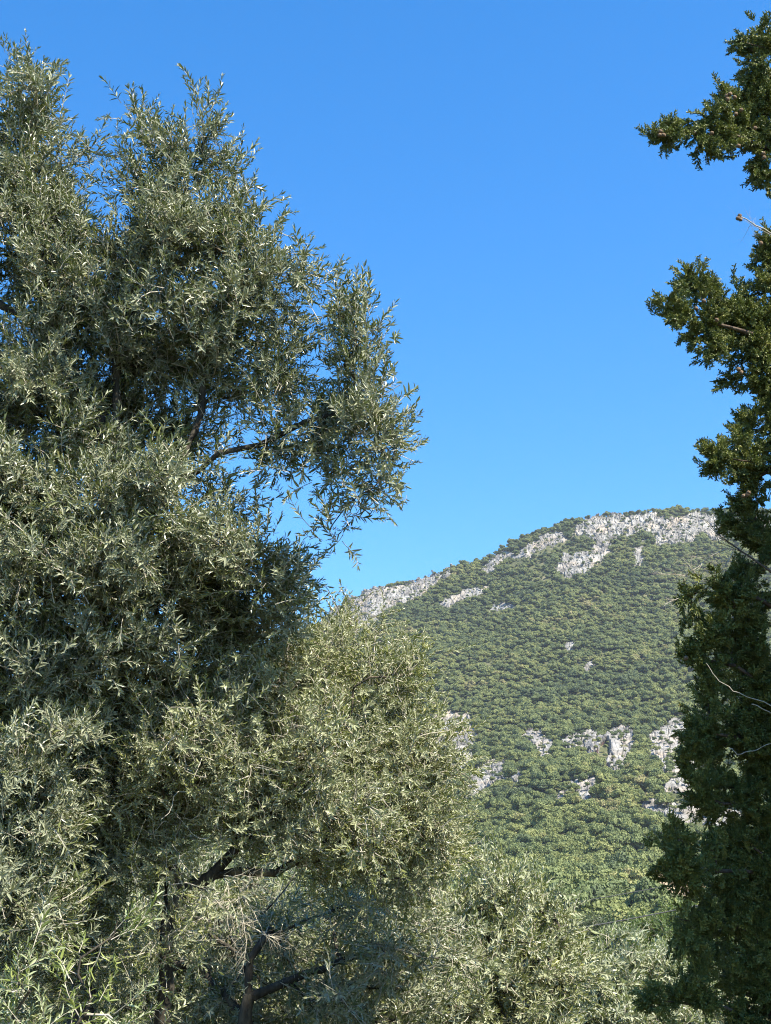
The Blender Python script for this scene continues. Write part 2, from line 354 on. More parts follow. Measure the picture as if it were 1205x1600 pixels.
def patch(poly, relief, name, mat, label, step=1.0, rough_edge=4.0, seed=0):
    xs = [q[0] for q in poly]; ys = [q[1] for q in poly]
    gx = np.arange(min(xs) - 6, max(xs) + 7, step); gy = np.arange(min(ys) - 6, max(ys) + 7, step)
    GX, GY = np.meshgrid(gx, gy)
    d = edge_mask(GX, GY, poly, rough_edge, seed)
    pr = [[hit(x, y) for x in gx[::4]] for y in gy[::4]]
    Dc = np.array(pr)
    # bilinear upsample of the distance field
    iy = np.clip(np.arange(len(gy)) / 4, 0, Dc.shape[0] - 1.001); ix = np.clip(np.arange(len(gx)) / 4, 0, Dc.shape[1] - 1.001)
    y0 = iy.astype(int); x0 = ix.astype(int); fy = (iy - y0)[:, None]; fx = (ix - x0)[None]
    y1 = np.minimum(y0 + 1, Dc.shape[0] - 1); x1 = np.minimum(x0 + 1, Dc.shape[1] - 1)
    Dm = (Dc[np.ix_(y0, x0)] * (1 - fy) * (1 - fx) + Dc[np.ix_(y1, x0)] * fy * (1 - fx) + Dc[np.ix_(y0, x1)] * (1 - fy) * fx + Dc[np.ix_(y1, x1)] * fy * fx)
    m0 = Dm.mean() / FPX; U = (GX - gx[0]) * m0; W_ = (GY - gy[0]) * m0 * 1.25          # metres across the face
    wq = np.stack([U, W_], -1); sd = int(seed * 10) % 50
    warp = np.stack([fbm(np.stack([U / 6, W_ / 6, U * 0 + seed], -1), 2), fbm(np.stack([U / 6, W_ / 6, U * 0 + seed + 7], -1), 2)], -1)
    b1, s1, v1 = worley((wq + warp * 3) / np.array([7.5, 9.0]), sd); b2, s2, v2 = worley((wq + warp) / np.array([2.6, 3.6]), sd + 3)
    q = np.stack([U / 4, W_ / 4, U * 0 + seed * 3.1], -1)
    up = .42 * relief * (.8 + 1.5 * v1 + .8 * v2 - 1.3 * np.clip(.16 - (s1 - b1), 0, 1) / .16 - .5 * np.clip(.2 - (s2 - b2), 0, 1) / .2 + .8 * fbm(q * 2, 3)) * np.clip(d / 3, 0.05, 1)
    if 'cave' in label: up = np.where(in_poly(GX, GY, CAVE), -.5, up + 4.0 * np.clip(poly_dist(GX, GY, CAVE) / 2, 0, 1) * np.clip(1 - poly_dist(GX, GY, CAVE) / 22, 0, 1) * np.clip(d / 3, 0, 1))
    s = np.where(d > 0, up, -2.0)
    r = (GX - 602.5) / FPX; u = (800 - GY) / FPX
    base = np.stack([r * Dm / (ct - u * st), Dm, CAMZ + (st + u * ct) * Dm / (ct - u * st)], -1)
    base[..., 2] = np.where(d > 0, np.maximum(base[..., 2], terrain(base[..., 0], base[..., 1])), base[..., 2])
    V = base + np.stack([s * .15 * fbm(q * 1.7 + 5, 2), -s * .85, s * .45], -1)
    keep = d > -1.2
    idx = -np.ones(keep.shape, int); idx[keep] = np.arange(keep.sum())
    q4 = np.stack([idx[:-1, :-1], idx[1:, :-1], idx[1:, 1:], idx[:-1, 1:]], -1).reshape(-1, 4)
    q4 = q4[(q4 >= 0).all(1)]
    mb = MB(); mb.add(V[keep], q4)
    o = link_mesh(name, mb.build(name, [mat]), mountain); o['label'] = label
    return o
for k, (lab, poly, rel) in enumerate(ROCKS): patch(poly, rel, 'limestone_outcrop', M_ROCK, lab, .8, 9.0, k * 1.7)
M_CAVE_SHADE = ground_mat('cave_rock_shaded', .5, [(.3, (.05, .03, .025)), (.7, (.12, .07, .055))])  # reddish rock; the cave's shade is put into its dark colour
patch(grow_poly(CAVE, 1.3), .3, 'cave_hollow', M_CAVE_SHADE, 'reddish cave hollow with its shade in the colour, at the foot of the big cliff', .8, 2.0, 77)
for k, (lab, poly) in enumerate(EARTH): patch(poly, .35, 'bare_earth', M_EARTH, lab, 1.5, 4.0, 50 + k)

# ------------------------------------------------------------------ hillside woodland
def crown_mesh(seed, nl, leaf, nleaf, flat=.75, cone=False):
    """unit-size round crown, base at z 0, built of small leaf tufts spread over lumps; a short trunk below"""
    g = np.random.default_rng(seed); mb = MB()
    L = []
    for _ in range(nl):
        a = g.random() * 6.283; rr_ = g.random() ** .5 * .42; z = .28 + (g.random() * .5) * (1 - rr_)
        if cone: z = .1 + g.random() * 1.3; rr_ = .16 * g.random() * (1.5 - z)
        L.append([rr_ * math.cos(a), rr_ * math.sin(a), z * flat, .15 + g.random() * .12])
    L.append([0, 0, .42 * flat, .3]); L = np.array(L)
    w = L[:, 3] ** 2; c = g.choice(len(L), nleaf, p=w / w.sum())
    d = unit(g.normal(size=(nleaf, 3))); d[:, 2] = np.abs(d[:, 2]) * .9 + d[:, 2] * .1 - .12
    d = unit(d)
    pos = L[c, :3] + d * L[c, 3:4] * (.72 + .33 * g.random((nleaf, 1))) * np.array([1, 1, .8])
    nrm = unit(d * .9 + g.normal(size=d.shape) * .55); Fm = frames(nrm, g.random(nleaf) * 6.283)
    s = leaf * (.6 + .8 * g.random(nleaf))
    q = np.array([[-1, -.7, 0], [.1, -1, .25], [1, .1, 0], [.2, 1, -.2], [-.8, .6, .15]]) * .5
    V = pos[:, None] + np.einsum('nij,mj->nmi', Fm, q) * s[:, None, None]
    F = np.arange(nleaf)[:, None] * 5 + np.arange(5)[None]
    tl = g.random(len(L)); tone = np.repeat(np.clip(.7 * tl[c] + .3 * g.random(nleaf), 0, 1), 5)
    mb.add(V.reshape(-1, 3), F, 0, tone)
    tube(mb, [(0, 0, -.25), (.02, .01, .1), (0, 0, .4)], [.045, .035, .015], 5, 1)
    return mb.build('hillside_tree', [M_HILL, M_BARK])
protos = [crown_mesh(100 + k, 8 + k % 4 * 4, (.062, .075, .055)[k % 3], 2600, .66 + .13 * (k % 3)) for k in range(6)]
g = np.random.default_rng(3)
pts = []
D = 345.0
while D < 1540:
    sp = 4.5 + 1.7 * max(0, min(1, (D - 500) / -150 + 1)) + .3
    sp = np.interp(D, [350, 600, 1000, 1500], [6.2, 5.2, 4.6, 4.2])
    a0, a1 = -.36, .42
    sp *= .86; n = int((a1 - a0) * D / sp)
    X = a0 * D + (np.arange(n) + g.random(n)) * sp; Y = D + (g.random(n) - .5) * sp * 3.2
    pts.append(np.stack([X, Y], 1)); D += sp * .80
pts = np.concatenate(pts); Zt = terrain(pts[:, 0], pts[:, 1]); P3 = np.column_stack([pts, Zt])
size = np.interp(P3[:, 1], [350, 600, 1000, 1500], [7.4, 5.9, 5.2, 4.6]) * (.45 + 1.25 * g.random(len(P3)) ** 1.8)
px, py = proj(P3 + np.array([0, 0, 1.0]))
keep = np.ones(len(P3), bool)
for k_, (lab, poly, rel) in enumerate(ROCKS + [(l, p_, 0) for l, p_ in EARTH]):
    dm = edge_mask(px, py, poly, 9.0 if rel else 4.0, k_ * 1.7 if rel else 50 + k_ - len(ROCKS))
    mx_, my_ = proj(P3 + np.array([0, 0, 1.]) * (size * .75)[:, None]); dm2 = edge_mask(mx_, my_, poly, 9.0 if rel else 4.0, k_ * 1.7 if rel else 50 + k_ - len(ROCKS))
    ins = (dm > .5) | (dm2 > (2.2 if rel else .3)); bushy = g.random(len(P3)) < (.24 if rel else .0)
    keep &= ~(ins & ~bushy); size = np.where(ins, size * .5, size); P3[:, 1] -= np.where(ins, rel, 0); P3[:, 2] += np.where(ins, rel * .6, 0)
# open, stony places near the summit and the foot have fewer trees
op = fbm(np.stack([P3[:, 0] / 45, P3[:, 1] / 60, P3[:, 0] * 0], -1), 3)
keep &= ~((op > .52) & (g.random(len(P3)) < .5)); size = np.where(op > .45, size * .8, size)
P3 = P3[keep]; size = size[keep]; px = px[keep]; py = py[keep]
hgt = size * (.82 + .4 * g.random(len(P3)))
vis = (px > 690) & (px < 1085) & (py > 1200) & (py < 1475) & ~((py > 1440) & (px < 900))
order = np.argsort(np.where(vis, P3[:, 1], 1e9))[:290]
kinds = ['rounded dark green tree', 'spreading mid green tree', 'dense bushy green tree', 'broad domed olive green tree', 'lumpy green tree with uneven crown', 'compact green tree']
for n, k in enumerate(order):
    v = int(g.integers(6)); o = bpy.data.objects.new('hillside_tree', protos[v]); C.objects.link(o)
    o.location = P3[k]; o.scale = (size[k], size[k], hgt[k] * 1.15); o.rotation_euler = (0, 0, g.random() * 6.283)
    sz = 'small' if size[k] < 5.5 else ('large' if size[k] > 9.5 else 'medium sized')
    xx, yy = px[k], py[k]
    ex = min(math.hypot(xx - 925, (yy - 1404) * 1.3), 999)
    where = ('beside the bare tan earth clearing on the foothill' if ex < 30 else 'on the foothill just left of the cypress edge' if xx > 1010 else
             'on the lower slope just above the pale olive tops' if xx < 860 else 'in the middle of the foothill woodland')
    set_tags(o, sz + ' bushy evergreen tree ' + where, 'tree', 'trees on the lower mountainside')
rest = np.ones(len(P3), bool); rest[order] = False
Q = P3[rest]; qs = size[rest]; qh = hgt[rest]
me = bpy.data.meshes.new('mountain_woodland'); me.vertices.add(len(Q)); me.vertices.foreach_set('co', Q.astype(np.float32).ravel())
for nm, arr in (('sxy', qs), ('sz', qh * 1.15), ('spin', g.random(len(Q)) * 6.283)):
    a = me.attributes.new(nm, 'FLOAT', 'POINT'); a.data.foreach_set('value', arr.astype(np.float32))
a = me.attributes.new('pick', 'INT', 'POINT'); a.data.foreach_set('value', g.integers(0, 6, len(Q)).astype(np.int32))
wood = bpy.data.objects.new('mountain_woodland', me); C.objects.link(wood)
set_tags(wood, 'dense evergreen woodland covering the mountainside up to the rocky crest', 'woodland', None, 'stuff')
ng = bpy.data.node_groups.new('woodland', 'GeometryNodeTree')
ng.interface.new_socket('Geometry', in_out='INPUT', socket_type='NodeSocketGeometry')
ng.interface.new_socket('Geometry', in_out='OUTPUT', socket_type='NodeSocketGeometry')
gi = ng.nodes.new('NodeGroupInput'); go = ng.nodes.new('NodeGroupOutput')
g2i = ng.nodes.new('GeometryNodeGeometryToInstance')
used = {}
for o in C.objects:
    if o.name.startswith('hillside_tree') and o.data.name not in used: used[o.data.name] = o
for nm in sorted(used)[::-1]:
    oi = ng.nodes.new('GeometryNodeObjectInfo'); oi.transform_space = 'ORIGINAL'; oi.inputs['Object'].default_value = used[nm]
    ng.links.new(oi.outputs['Geometry'], g2i.inputs[0])
iop = ng.nodes.new('GeometryNodeInstanceOnPoints'); ng.links.new(gi.outputs[0], iop.inputs['Points'])
ng.links.new(g2i.outputs[0], iop.inputs['Instance']); iop.inputs['Pick Instance'].default_value = True
def attr(nm, t='FLOAT'):
    n_ = ng.nodes.new('GeometryNodeInputNamedAttribute'); n_.data_type = t; n_.inputs[0].default_value = nm
    return n_.outputs['Attribute']
ng.links.new(attr('pick', 'INT'), iop.inputs['Instance Index'])
cx = ng.nodes.new('ShaderNodeCombineXYZ'); ng.links.new(attr('sxy'), cx.inputs[0]); ng.links.new(attr('sxy'), cx.inputs[1]); ng.links.new(attr('sz'), cx.inputs[2])
ng.links.new(cx.outputs[0], iop.inputs['Scale'])
cr = ng.nodes.new('ShaderNodeCombineXYZ'); ng.links.new(attr('spin'), cr.inputs[2]); ng.links.new(cr.outputs[0], iop.inputs['Rotation'])
ng.links.new(iop.outputs[0], go.inputs[0])
wood.modifiers.new('woodland', 'NODES').node_group = ng

# ------------------------------------------------------------------ tree growing
def leaf_shape(kind):
    if kind == 'full':      # folded lance leaf along +z, faces up +x
        V = np.array([[0, 0, 0], [.06, .085, .32], [0, 0, .32], [.06, -.085, .32], [.03, .07, .68], [-.03, 0, .68], [.03, -.07, .68], [-.10, 0, 1]])
        F = [[0, 2, 1, 0], [0, 3, 2, 0], [2, 5, 4, 1], [3, 6, 5, 2], [5, 7, 4, 5], [6, 7, 5, 6]]
        return V, np.array([[0, 2, 1], [0, 3, 2], [5, 7, 4], [6, 7, 5]]), np.array([[2, 5, 4, 1], [3, 6, 5, 2]])
    V = np.array([[0, 0, 0], [.03, .10, .48], [-.02, 0, 1.], [.03, -.10, .48]])
    return V, np.array([[0, 2, 1], [0, 3, 2]]), None

def twig_templates(kind, leaflen, n=22, seed=1, gap=.021, bare=.0, length=(.11, .25), wide=1.0):
    g = np.random.default_rng(seed); LV, LT, LQ = leaf_shape(kind); LV = LV * np.array([1, wide, 1]); out_ = []
    for t in range(n):
        L = g.uniform(*length); nb = 6
        s = np.linspace(0, 1, nb); isb = g.random() < bare; bend = g.normal(size=2) * (.4 if isb else .16); wob = g.normal(size=2) * (.07 if isb else .02)
        ax = np.stack([bend[0] * s ** 2 + wob[0] * np.sin(s * 5), bend[1] * s ** 2 + wob[1] * np.sin(s * 6), s], 1) * L
        mb = MB(); tube(mb, ax, np.linspace(.0023, .0011, nb) * (1 if kind == 'full' else 1.35), 3, 1, .5)
        z = L * g.uniform(.05, .35); ang = g.random() * 6.28; P0 = []; Dr = []; Rd = []; S = []
        if isb: z = L * 2
        while z < L:
            for sg in (0, math.pi):
                if g.random() < .12: continue
                f = z / L; i0 = min(int(f * (nb - 1)), nb - 2); w = f * (nb - 1) - i0
                p0 = ax[i0] * (1 - w) + ax[i0 + 1] * w; tg = unit(ax[i0 + 1] - ax[i0])
                an = ang + sg + g.normal() * .3; rad = np.array([math.cos(an), math.sin(an), 0]); rad = unit(rad - tg * (rad @ tg))
                op = g.uniform(.45, 1.2) * (1.15 - .5 * f)
                P0.append(p0); Dr.append(tg * math.cos(op) + rad * math.sin(op)); Rd.append(tg * math.sin(op) - rad * math.cos(op))
                S.append(leaflen * g.uniform(.65, 1.2) * (1 - .35 * f ** 3))
            z += gap * g.uniform(.7, 1.3); ang += math.pi / 2 + g.normal() * .25
        for _ in range(2 if P0 else 0):
            dr = unit(unit(ax[-1] - ax[-2]) + g.normal(size=3) * .22); P0.append(ax[-1]); Dr.append(dr); S.append(leaflen * g.uniform(.5, .8))
            Rd.append(unit(np.cross(dr, g.normal(size=3))))
        if P0:
            P0, Dr, Rd, S = map(np.array, (P0, Dr, Rd, S))
            Wd = np.cross(Dr, Rd) + g.normal(size=Dr.shape) * .25; Wd = unit(Wd - Dr * (Wd * Dr).sum(1, keepdims=True)); Rd = np.cross(Wd, Dr)
            M = np.stack([Rd, Wd, Dr], 2)
            V = P0[:, None] + np.einsum('nij,mj->nmi', M, LV) * S[:, None, None]
            off = np.arange(len(P0))[:, None, None] * len(LV); tn = np.repeat(g.random(len(P0)), len(LV))
            n0 = mb.n; mb.add(V.reshape(-1, 3), (LT[None] + off).reshape(-1, 3), 0, tn)
            if LQ is not None: mb.F.append((LQ[None] + off).reshape(-1, 4) + n0); mb.M.append(np.zeros(len(mb.F[-1]), np.int32)); mb.T[-1] = mb.T[-1]
        out_.append(mb)
    return out_

def scatter(mb, temps, pos, dirs, scale, seed, tone_mix=.45):
    g = np.random.default_rng(seed); n = len(pos); pick = g.integers(0, len(temps), n)
    Fm = frames(dirs, g.random(n) * 6.283); tw = g.random(n)
    for t, T in enumerate(temps):
        k = np.where(pick == t)[0]
        if not len(k): continue
        TV = np.concatenate(T.V); TT = np.concatenate(T.T)
        V = pos[k][:, None] + np.einsum('nij,mj->nmi', Fm[k], TV) * scale[k][:, None, None]
        tone = (1 - tone_mix) * TT[None] + tone_mix * tw[k][:, None]
        n0 = mb.n; off = (np.arange(len(k)) * len(TV))[:, None, None]
        mb.V.append(V.reshape(-1, 3).astype(np.float32)); mb.T.append(tone.ravel().astype(np.float32)); mb.n += len(k) * len(TV)
        for F, M in zip(T.F, T.M):
            mb.F.append((F[None] + off).reshape(-1, F.shape[1]) + n0); mb.M.append(np.tile(M, len(k)))

def blob_points(blobs, dens, g, shell=.0):
    """blobs in photo px at a depth: (x, y, rx, ry, D, rd, density). Returns 3-D points, outward directions"""
    Ps, Od = [], []
    for b in blobs:
        x, y, rx, ry, D = b[:5]; k = D / FPX
        rd = b[5] if len(b) > 5 and b[5] else .5 * (rx + ry) * k * .9
        w = b[6] ** 2.1 if len(b) > 6 else 1
        c = P(x, y, D); rad = np.array([rx * k, rd, ry * k])
        n = max(2, int(dens * w * (rad[0] * rad[2]) ** .9 * (rd ** .35) * 10))
        d = unit(g.normal(size=(n, 3))); r_ = g.random((n, 1)) ** (1 / 2.6)
        q = d * r_ * (.9 + .55 * fbm(d * 1.9 + c, 2)[:, None])
        Ps.append(c + q * rad); Od.append(d * r_)
    return np.concatenate(Ps), np.concatenate(Od)

def grow(limbs, tips, g, seg=.13, curve=.35, rtip=.0024, sag=0.0):
    """limbs: list of (polyline points, attach index or None). Connect every tip to the nearest wood; returns nodes, parents, limb radii"""
    N = []; par = []; dirs = []; path = []
    for pts_ in limbs:
        pts_ = np.asarray(pts_, float)
        if N:
            d0 = np.linalg.norm(np.array(N) - pts_[0], axis=1); a = int(np.argmin(d0))
        else: a = -1
        prev = a
        for i in range(len(pts_)):
            if i == 0:
                if a >= 0: continue
                N.append(pts_[0]); par.append(-1); dirs.append(unit(pts_[1] - pts_[0])); path.append(0); prev = 0; continue
            m_ = max(1, int(np.linalg.norm(pts_[i] - N[prev]) / seg)); s0 = np.array(N[prev])
            for j in range(1, m_ + 1):
                q = s0 + (pts_[i] - s0) * j / m_ + g.normal(size=3) * .012
                dirs.append(unit(q - N[prev])); path.append(path[prev] + np.linalg.norm(q - N[prev])); N.append(q); par.append(prev); prev = len(N) - 1
    nlimb = len(N)
    cap = nlimb + len(tips) * 14; A = np.zeros((cap, 3)); A[:nlimb] = N; PL = np.zeros(cap); PL[:nlimb] = path
    DI = np.zeros((cap, 3)); DI[:nlimb] = dirs; PR = -np.ones(cap, int); PR[:nlimb] = par; cnt = nlimb
    d0 = np.array([np.min(np.linalg.norm(A[:nlimb] - t, axis=1)) for t in tips]); tipn = []
    for ti in np.argsort(d0):
        t = tips[ti]; dv = t - A[:cnt]; ds = np.linalg.norm(dv, axis=1)
        al = (dv * DI[:cnt]).sum(1) / (ds + 1e-6)
        cost = ds * (1.25 - .25 * al) + .12 * PL[:cnt]
        a = int(np.argmin(cost)); L = ds[a]; m_ = int(min(13, max(2, round(L / seg))))
        c = A[a] + DI[a] * L * curve + g.normal(size=3) * L * .10
        prev = a; s0 = A[a].copy()
        for j in range(1, m_ + 1):
            f = j / m_; q = s0 * (1 - f) ** 2 + 2 * c * f * (1 - f) + t * f * f; q = q + (g.normal(size=3) * .008 if j < m_ else 0)
            A[cnt] = q; DI[cnt] = unit(q - A[prev]); PR[cnt] = prev; PL[cnt] = PL[prev] + L / m_; prev = cnt; cnt += 1
        tipn.append(prev)
    A = A[:cnt]; PR = PR[:cnt]; DI = DI[:cnt]
    w = np.zeros(cnt); w[tipn] = rtip ** 2.3
    for i in range(cnt - 1, 0, -1):
        if w[i] == 0: w[i] = rtip ** 2.3
        if PR[i] >= 0: w[PR[i]] += w[i]
    rad = w ** (1 / 2.3)
    return A, PR, DI, rad, nlimb, np.array(tipn)

def wood_mesh(mb, A, PR, rad, rlimit=0, sides=5, minr=0, lump=0.0, base_r=None, top=None):
    ch = [[] for _ in range(len(A))]
    for i, p_ in enumerate(PR):
        if p_ >= 0: ch[p_].append(i)
    starts = [i for i in range(len(A)) if PR[i] < 0]; stack = [(s, None) for s in starts]
    while stack:
        s, pa = stack.pop(); chain = ([pa] if pa is not None else []) + [s]; c = s
        while ch[c]:
            k = max(ch[c], key=lambda q: rad[q])
            for o_ in ch[c]:
                if o_ != k: stack.append((o_, c))
            chain.append(k); c = k
        if len(chain) < 2: continue
        r = np.minimum(rad[chain], rad[chain[1]] if pa is not None else 9)
        if r[0] < minr: continue
        big = r[0] > .02
        tube(mb, A[chain], r * (1 if not big else 1), 12 if big else (6 if r[0] > .008 else 3), 0 if r[0] > .006 else 1, .5, lump if big else 0, s * .37)

def olive_tree(label, base, limbs_px, blobs, D0, leafmat, seed, kind='full', leaflen=.065, dens=9, per_tip=5, up=.55, trunk_r=.11,
               outw=.6, rnd=.5, bare=.0, tw_scale=1.0, twmat=None, spread=.16, name='olive_tree', wide=1.0, shoots=0, group=None, cat='olive tree', curve=.35, drop=None):
    g = np.random.default_rng(seed)
    limbs = []
    for L in limbs_px:
        limbs.append([P(*q) if len(q) == 3 else P(q[0], q[1], D0) for q in L])
    limbs[0].insert(0, np.array(base, float))
    tips, od = blob_points(blobs, dens, g)
    A, PR, DI, rad, nl, tn = grow(limbs, tips, g, curve=curve)
    sc = trunk_r / rad[0]
    rad = rad * np.clip(sc, 1, None) ** np.clip((rad / rad[0]) ** .35, 0, 1) if sc > 1 else rad * np.where(rad > .02, sc ** (rad / rad[0]) ** .3, 1)
    root = empty(name, tuple(base), label=label, cat=cat, group=group)
    mb = MB(); wood_mesh(mb, A, PR, rad, lump=.34)
    link_mesh('trunk', mb.build('trunk', [M_BARK, twmat or M_TWIG], True), root)
    # twigs on the last nodes of every branchlet
    temps = twig_templates(kind, leaflen, 26, seed + 5, gap=.0185 * leaflen / .06, bare=bare, wide=wide)
    n = len(tips) * per_tip; which = np.repeat(np.arange(len(tips)), per_tip)
    # tips were visited nearest first: find for every tip its node by position
    ordn = {tuple(np.round(A[k], 5)): k for k in tn}
    nodes = np.array([ordn[tuple(np.round(t, 5))] for t in tips])
    back = g.integers(0, 4, n); nd = nodes[which].copy()
    for s_ in range(3):
        mv = back > s_; nd[mv] = np.maximum(PR[nd[mv]], 0)
    pos = A[nd] + g.normal(size=(n, 3)) * spread * .35
    dr = unit(DI[nd]) * .45 + od[which] * outw + np.array([0, 0, up]) + g.normal(size=(n, 3)) * rnd
    pos_s = A[nd]
    cr = MB(); scl = tw_scale * g.uniform(.7, 1.25, n)
    scatter(cr, temps, pos, dr, scl, seed + 9)
    if shoots:      # long upright water shoots standing out of the crown
        tops = np.argsort(-(tips[:, 2] + g.random(len(tips)) * .8))[:shoots * 2]; tops = g.choice(tops, shoots, replace=False)
        temp2 = twig_templates(kind, leaflen, 8, seed + 31, gap=.022, length=(.22, .34), wide=wide)
        scatter(cr, temp2, tips[tops], np.array([0, 0, 1.]) + g.normal(size=(shoots, 3)) * .28, np.full(shoots, tw_scale), seed + 33)
    link_mesh('crown', cr.build('crown', [leafmat, twmat or M_TWIG]), root)
    return root

def bare_branch(mb, p, d, L, r, depth, g, mat=0, kink=.35, droop=0.0):
    n = 6; pts_ = [np.array(p, float)]; dd = unit(np.array(d, float))
    for i in range(n):
        dd = unit(dd + g.normal(size=3) * kink * .35 + np.array([0, 0, -droop])); pts_.append(pts_[-1] + dd * L / n)
    tube(mb, pts_, np.linspace(r, r * .35, n + 1), 6 if r > .006 else 4, mat)
    if depth > 0:
        for i in range(1, n + 1):
            for _ in range(1 if g.random() < .75 else 2):
                d2 = unit(dd + g.normal(size=3) * .75)
                bare_branch(mb, pts_[i], d2, L * g.uniform(.35, .65), r * .5 * (1 - .08 * i), depth - 1, g, mat, kink, droop)

# tall olive: two crown tops and a wide bough reaching right
A_BLOBS = [
 (62, 88, 48, 34, 8.6, .35, .45), (20, 120, 40, 45, 8.7, .4, .6), (72, 150, 32, 42, 8.6, .35, .6), (30, 200, 70, 60, 8.8, .5, .9), (100, 225, 22, 26, 8.5, .25, .6), (140, 240, 14, 8, 8.5, .15, .6),
 (40, 290, 90, 70, 8.8, .6), (95, 330, 36, 40, 8.6, .4, .6), (60, 400, 120, 90, 8.8, .8), (-120, 380, 120, 160, 9.0, .9), (-60, 200, 60, 90, 9.0, .6, .7),
 (212, 205, 32, 34, 8.5, .3, .5), (240, 240, 40, 40, 8.5, .35, .7), (318, 170, 30, 26, 8.5, .25, .4), (345, 215, 42, 45, 8.5, .35, .6), (290, 250, 60, 50, 8.5, .45, .8), (370, 265, 26, 42, 8.4, .3, .5),
 (240, 310, 80, 60, 8.5, .6), (360, 330, 65, 55, 8.4, .5, .9), (418, 350, 22, 28, 8.4, .25, .6), (280, 400, 120, 80, 8.5, .8), (410, 420, 40, 50, 8.4, .4),
 (140, 470, 130, 90, 8.7, .9), (380, 490, 80, 70, 8.5, .6), (450, 470, 35, 50, 8.4, .35, .8), (455, 425, 12, 22, 8.3, .15, .5),
 (502, 440, 20, 30, 8.3, .25, .5), (490, 490, 35, 40, 8.3, .35, .7), (550, 470, 14, 22, 8.3, .2, .5), (545, 505, 30, 22, 8.2, .25, .7), (592, 487, 14, 8, 8.2, .12, .6), (628, 512, 24, 16, 8.1, .18, .9), (605, 540, 30, 14, 8.1, .18, .7),
 (560, 580, 30, 22, 8.2, .25, .7), (600, 600, 30, 16, 8.1, .2, .8), (640, 590, 12, 14, 8.1, .12, .8), (470, 560, 22, 45, 8.4, .3, .9), (590, 635, 45, 20, 8.2, .25, .9),
 (430, 600, 55, 55, 8.5, .5), (510, 650, 55, 40, 8.3, .4), (560, 680, 60, 40, 8.2, .4), (620, 695, 38, 26, 8.1, .28, .9), (642, 672, 12, 10, 8.1, .12, .7), (668, 706, 18, 7, 8.05, .1, .7),
 (530, 725, 55, 30, 8.3, .3, .8), (600, 740, 50, 25, 8.15, .25, .8), (645, 762, 24, 14, 8.1, .15, .8), (590, 775, 34, 12, 8.1, .18, .6), (470, 745, 30, 26, 8.3, .25, .5), (540, 818, 8, 8, 8.1, .06, .9), (450, 690, 50, 40, 8.4, .35, .8),
 (250, 540, 130, 70, 8.6, .8), (60, 620, 130, 110, 8.8, 1.0), (190, 590, 60, 50, 8.9, .7, .6), (330, 590, 80, 50, 8.6, .5, .8), (390, 640, 40, 30, 8.5, .4, .7), (110, 700, 90, 60, 8.3, .5, .8),
 (250, 770, 110, 45, 8.2, .45, .9), (360, 790, 60, 40, 8.3, .4, .7), (130, 820, 150, 80, 8.3, .7), (20, 800, 90, 120, 8.4, .8), (300, 850, 90, 60, 8.2, .5), (382, 870, 42, 42, 8.3, .4, .9), (430, 910, 32, 40, 8.3, .3, .8), (480, 930, 20, 40, 8.3, .2, .6),
 (100, 930, 150, 80, 8.4, .8), (230, 960, 90, 50, 8.5, .6, .8), (420, 980, 55, 35, 8.5, .4, .8), (340, 940, 80, 50, 8.8, .6, .8), (40, 1050, 110, 90, 8.3, .7), (-60, 950, 90, 200, 8.6, .9), (70, 1180, 90, 90, 8.2, .6), (20, 1300, 80, 110, 8.1, .6), (60, 1420, 90, 80, 8.0, .5, .9), (-40, 1500, 100, 120, 8.2, .6),
 (-100, 650, 100, 180, 9.0, .9), (0, 1110, 70, 70, 9.2, .5), (-30, 1180, 60, 60, 8.6, .5), (10, 760, 80, 70, 9.3, .5),
 (250, 690, 110, 50, 9.1, .5, .8), (170, 680, 80, 60, 9.1, .5), (200, 880, 90, 60, 8.0, .35), (160, 1010, 80, 60, 8.2, .3), (250, 1030, 90, 40, 8.6, .5), (150, 1130, 60, 80, 8.9, .4), (150, 1260, 60, 80, 8.9, .4), (130, 1380, 60, 70, 8.9, .4), (110, 1500, 60, 80, 8.9, .4),
 (340, 1000, 90, 50, 8.9, .5), (430, 940, 60, 50, 8.7, .4), (300, 900, 100, 60, 8.8, .5), (470, 990, 35, 30, 8.6, .3, .7)]
A_BLOBS = [((b[0] if b[0] < 450 else 450 + (b[0] - 450) * .77), b[1] + max(0, 22 * (1 - b[1] / 500)), b[2] * (.85 if b[0] > 380 else .95), b[3] * .92) + tuple(b[4:]) for b in A_BLOBS]
A_LIMBS = [[(135, 1500, 9.7), (165, 1180, 9.5), (205, 960, 9.1), (212, 850, 8.8)],
 [(212, 850), (195, 740), (178, 640), (182, 560), (215, 430), (250, 320), (318, 215)],
 [(205, 900), (245, 800), (285, 755, 8.4), (340, 712, 8.3), (400, 692, 8.3), (480, 660, 8.3), (560, 640, 8.2), (620, 600, 8.1)],
 [(195, 740), (120, 600), (70, 450), (45, 300), (50, 160)],
 [(285, 755, 8.4), (312, 640, 8.5), (330, 520, 8.5), (380, 400, 8.4)],
 [(200, 970), (120, 900), (30, 850)], [(205, 960), (300, 900), (400, 880, 8.4)], [(165, 1180), (70, 1120), (10, 1300, 8.2)], [(560, 640, 8.2), (600, 700, 8.15), (650, 720, 8.1)], [(45, 560), (-80, 420, 8.9), (-100, 250, 9.0)]]
olive_tree('tall olive tree at left with two feathery tops and a bough reaching right', P(100, 1990, 9.7) * np.array([1, 1, 0]), A_LIMBS, A_BLOBS, 8.6,
           M_OLIVE, 11, 'full', .056, dens=38, per_tip=14, up=.55, rnd=.62, trunk_r=.075, shoots=60, wide=1.22, tw_scale=1.0)

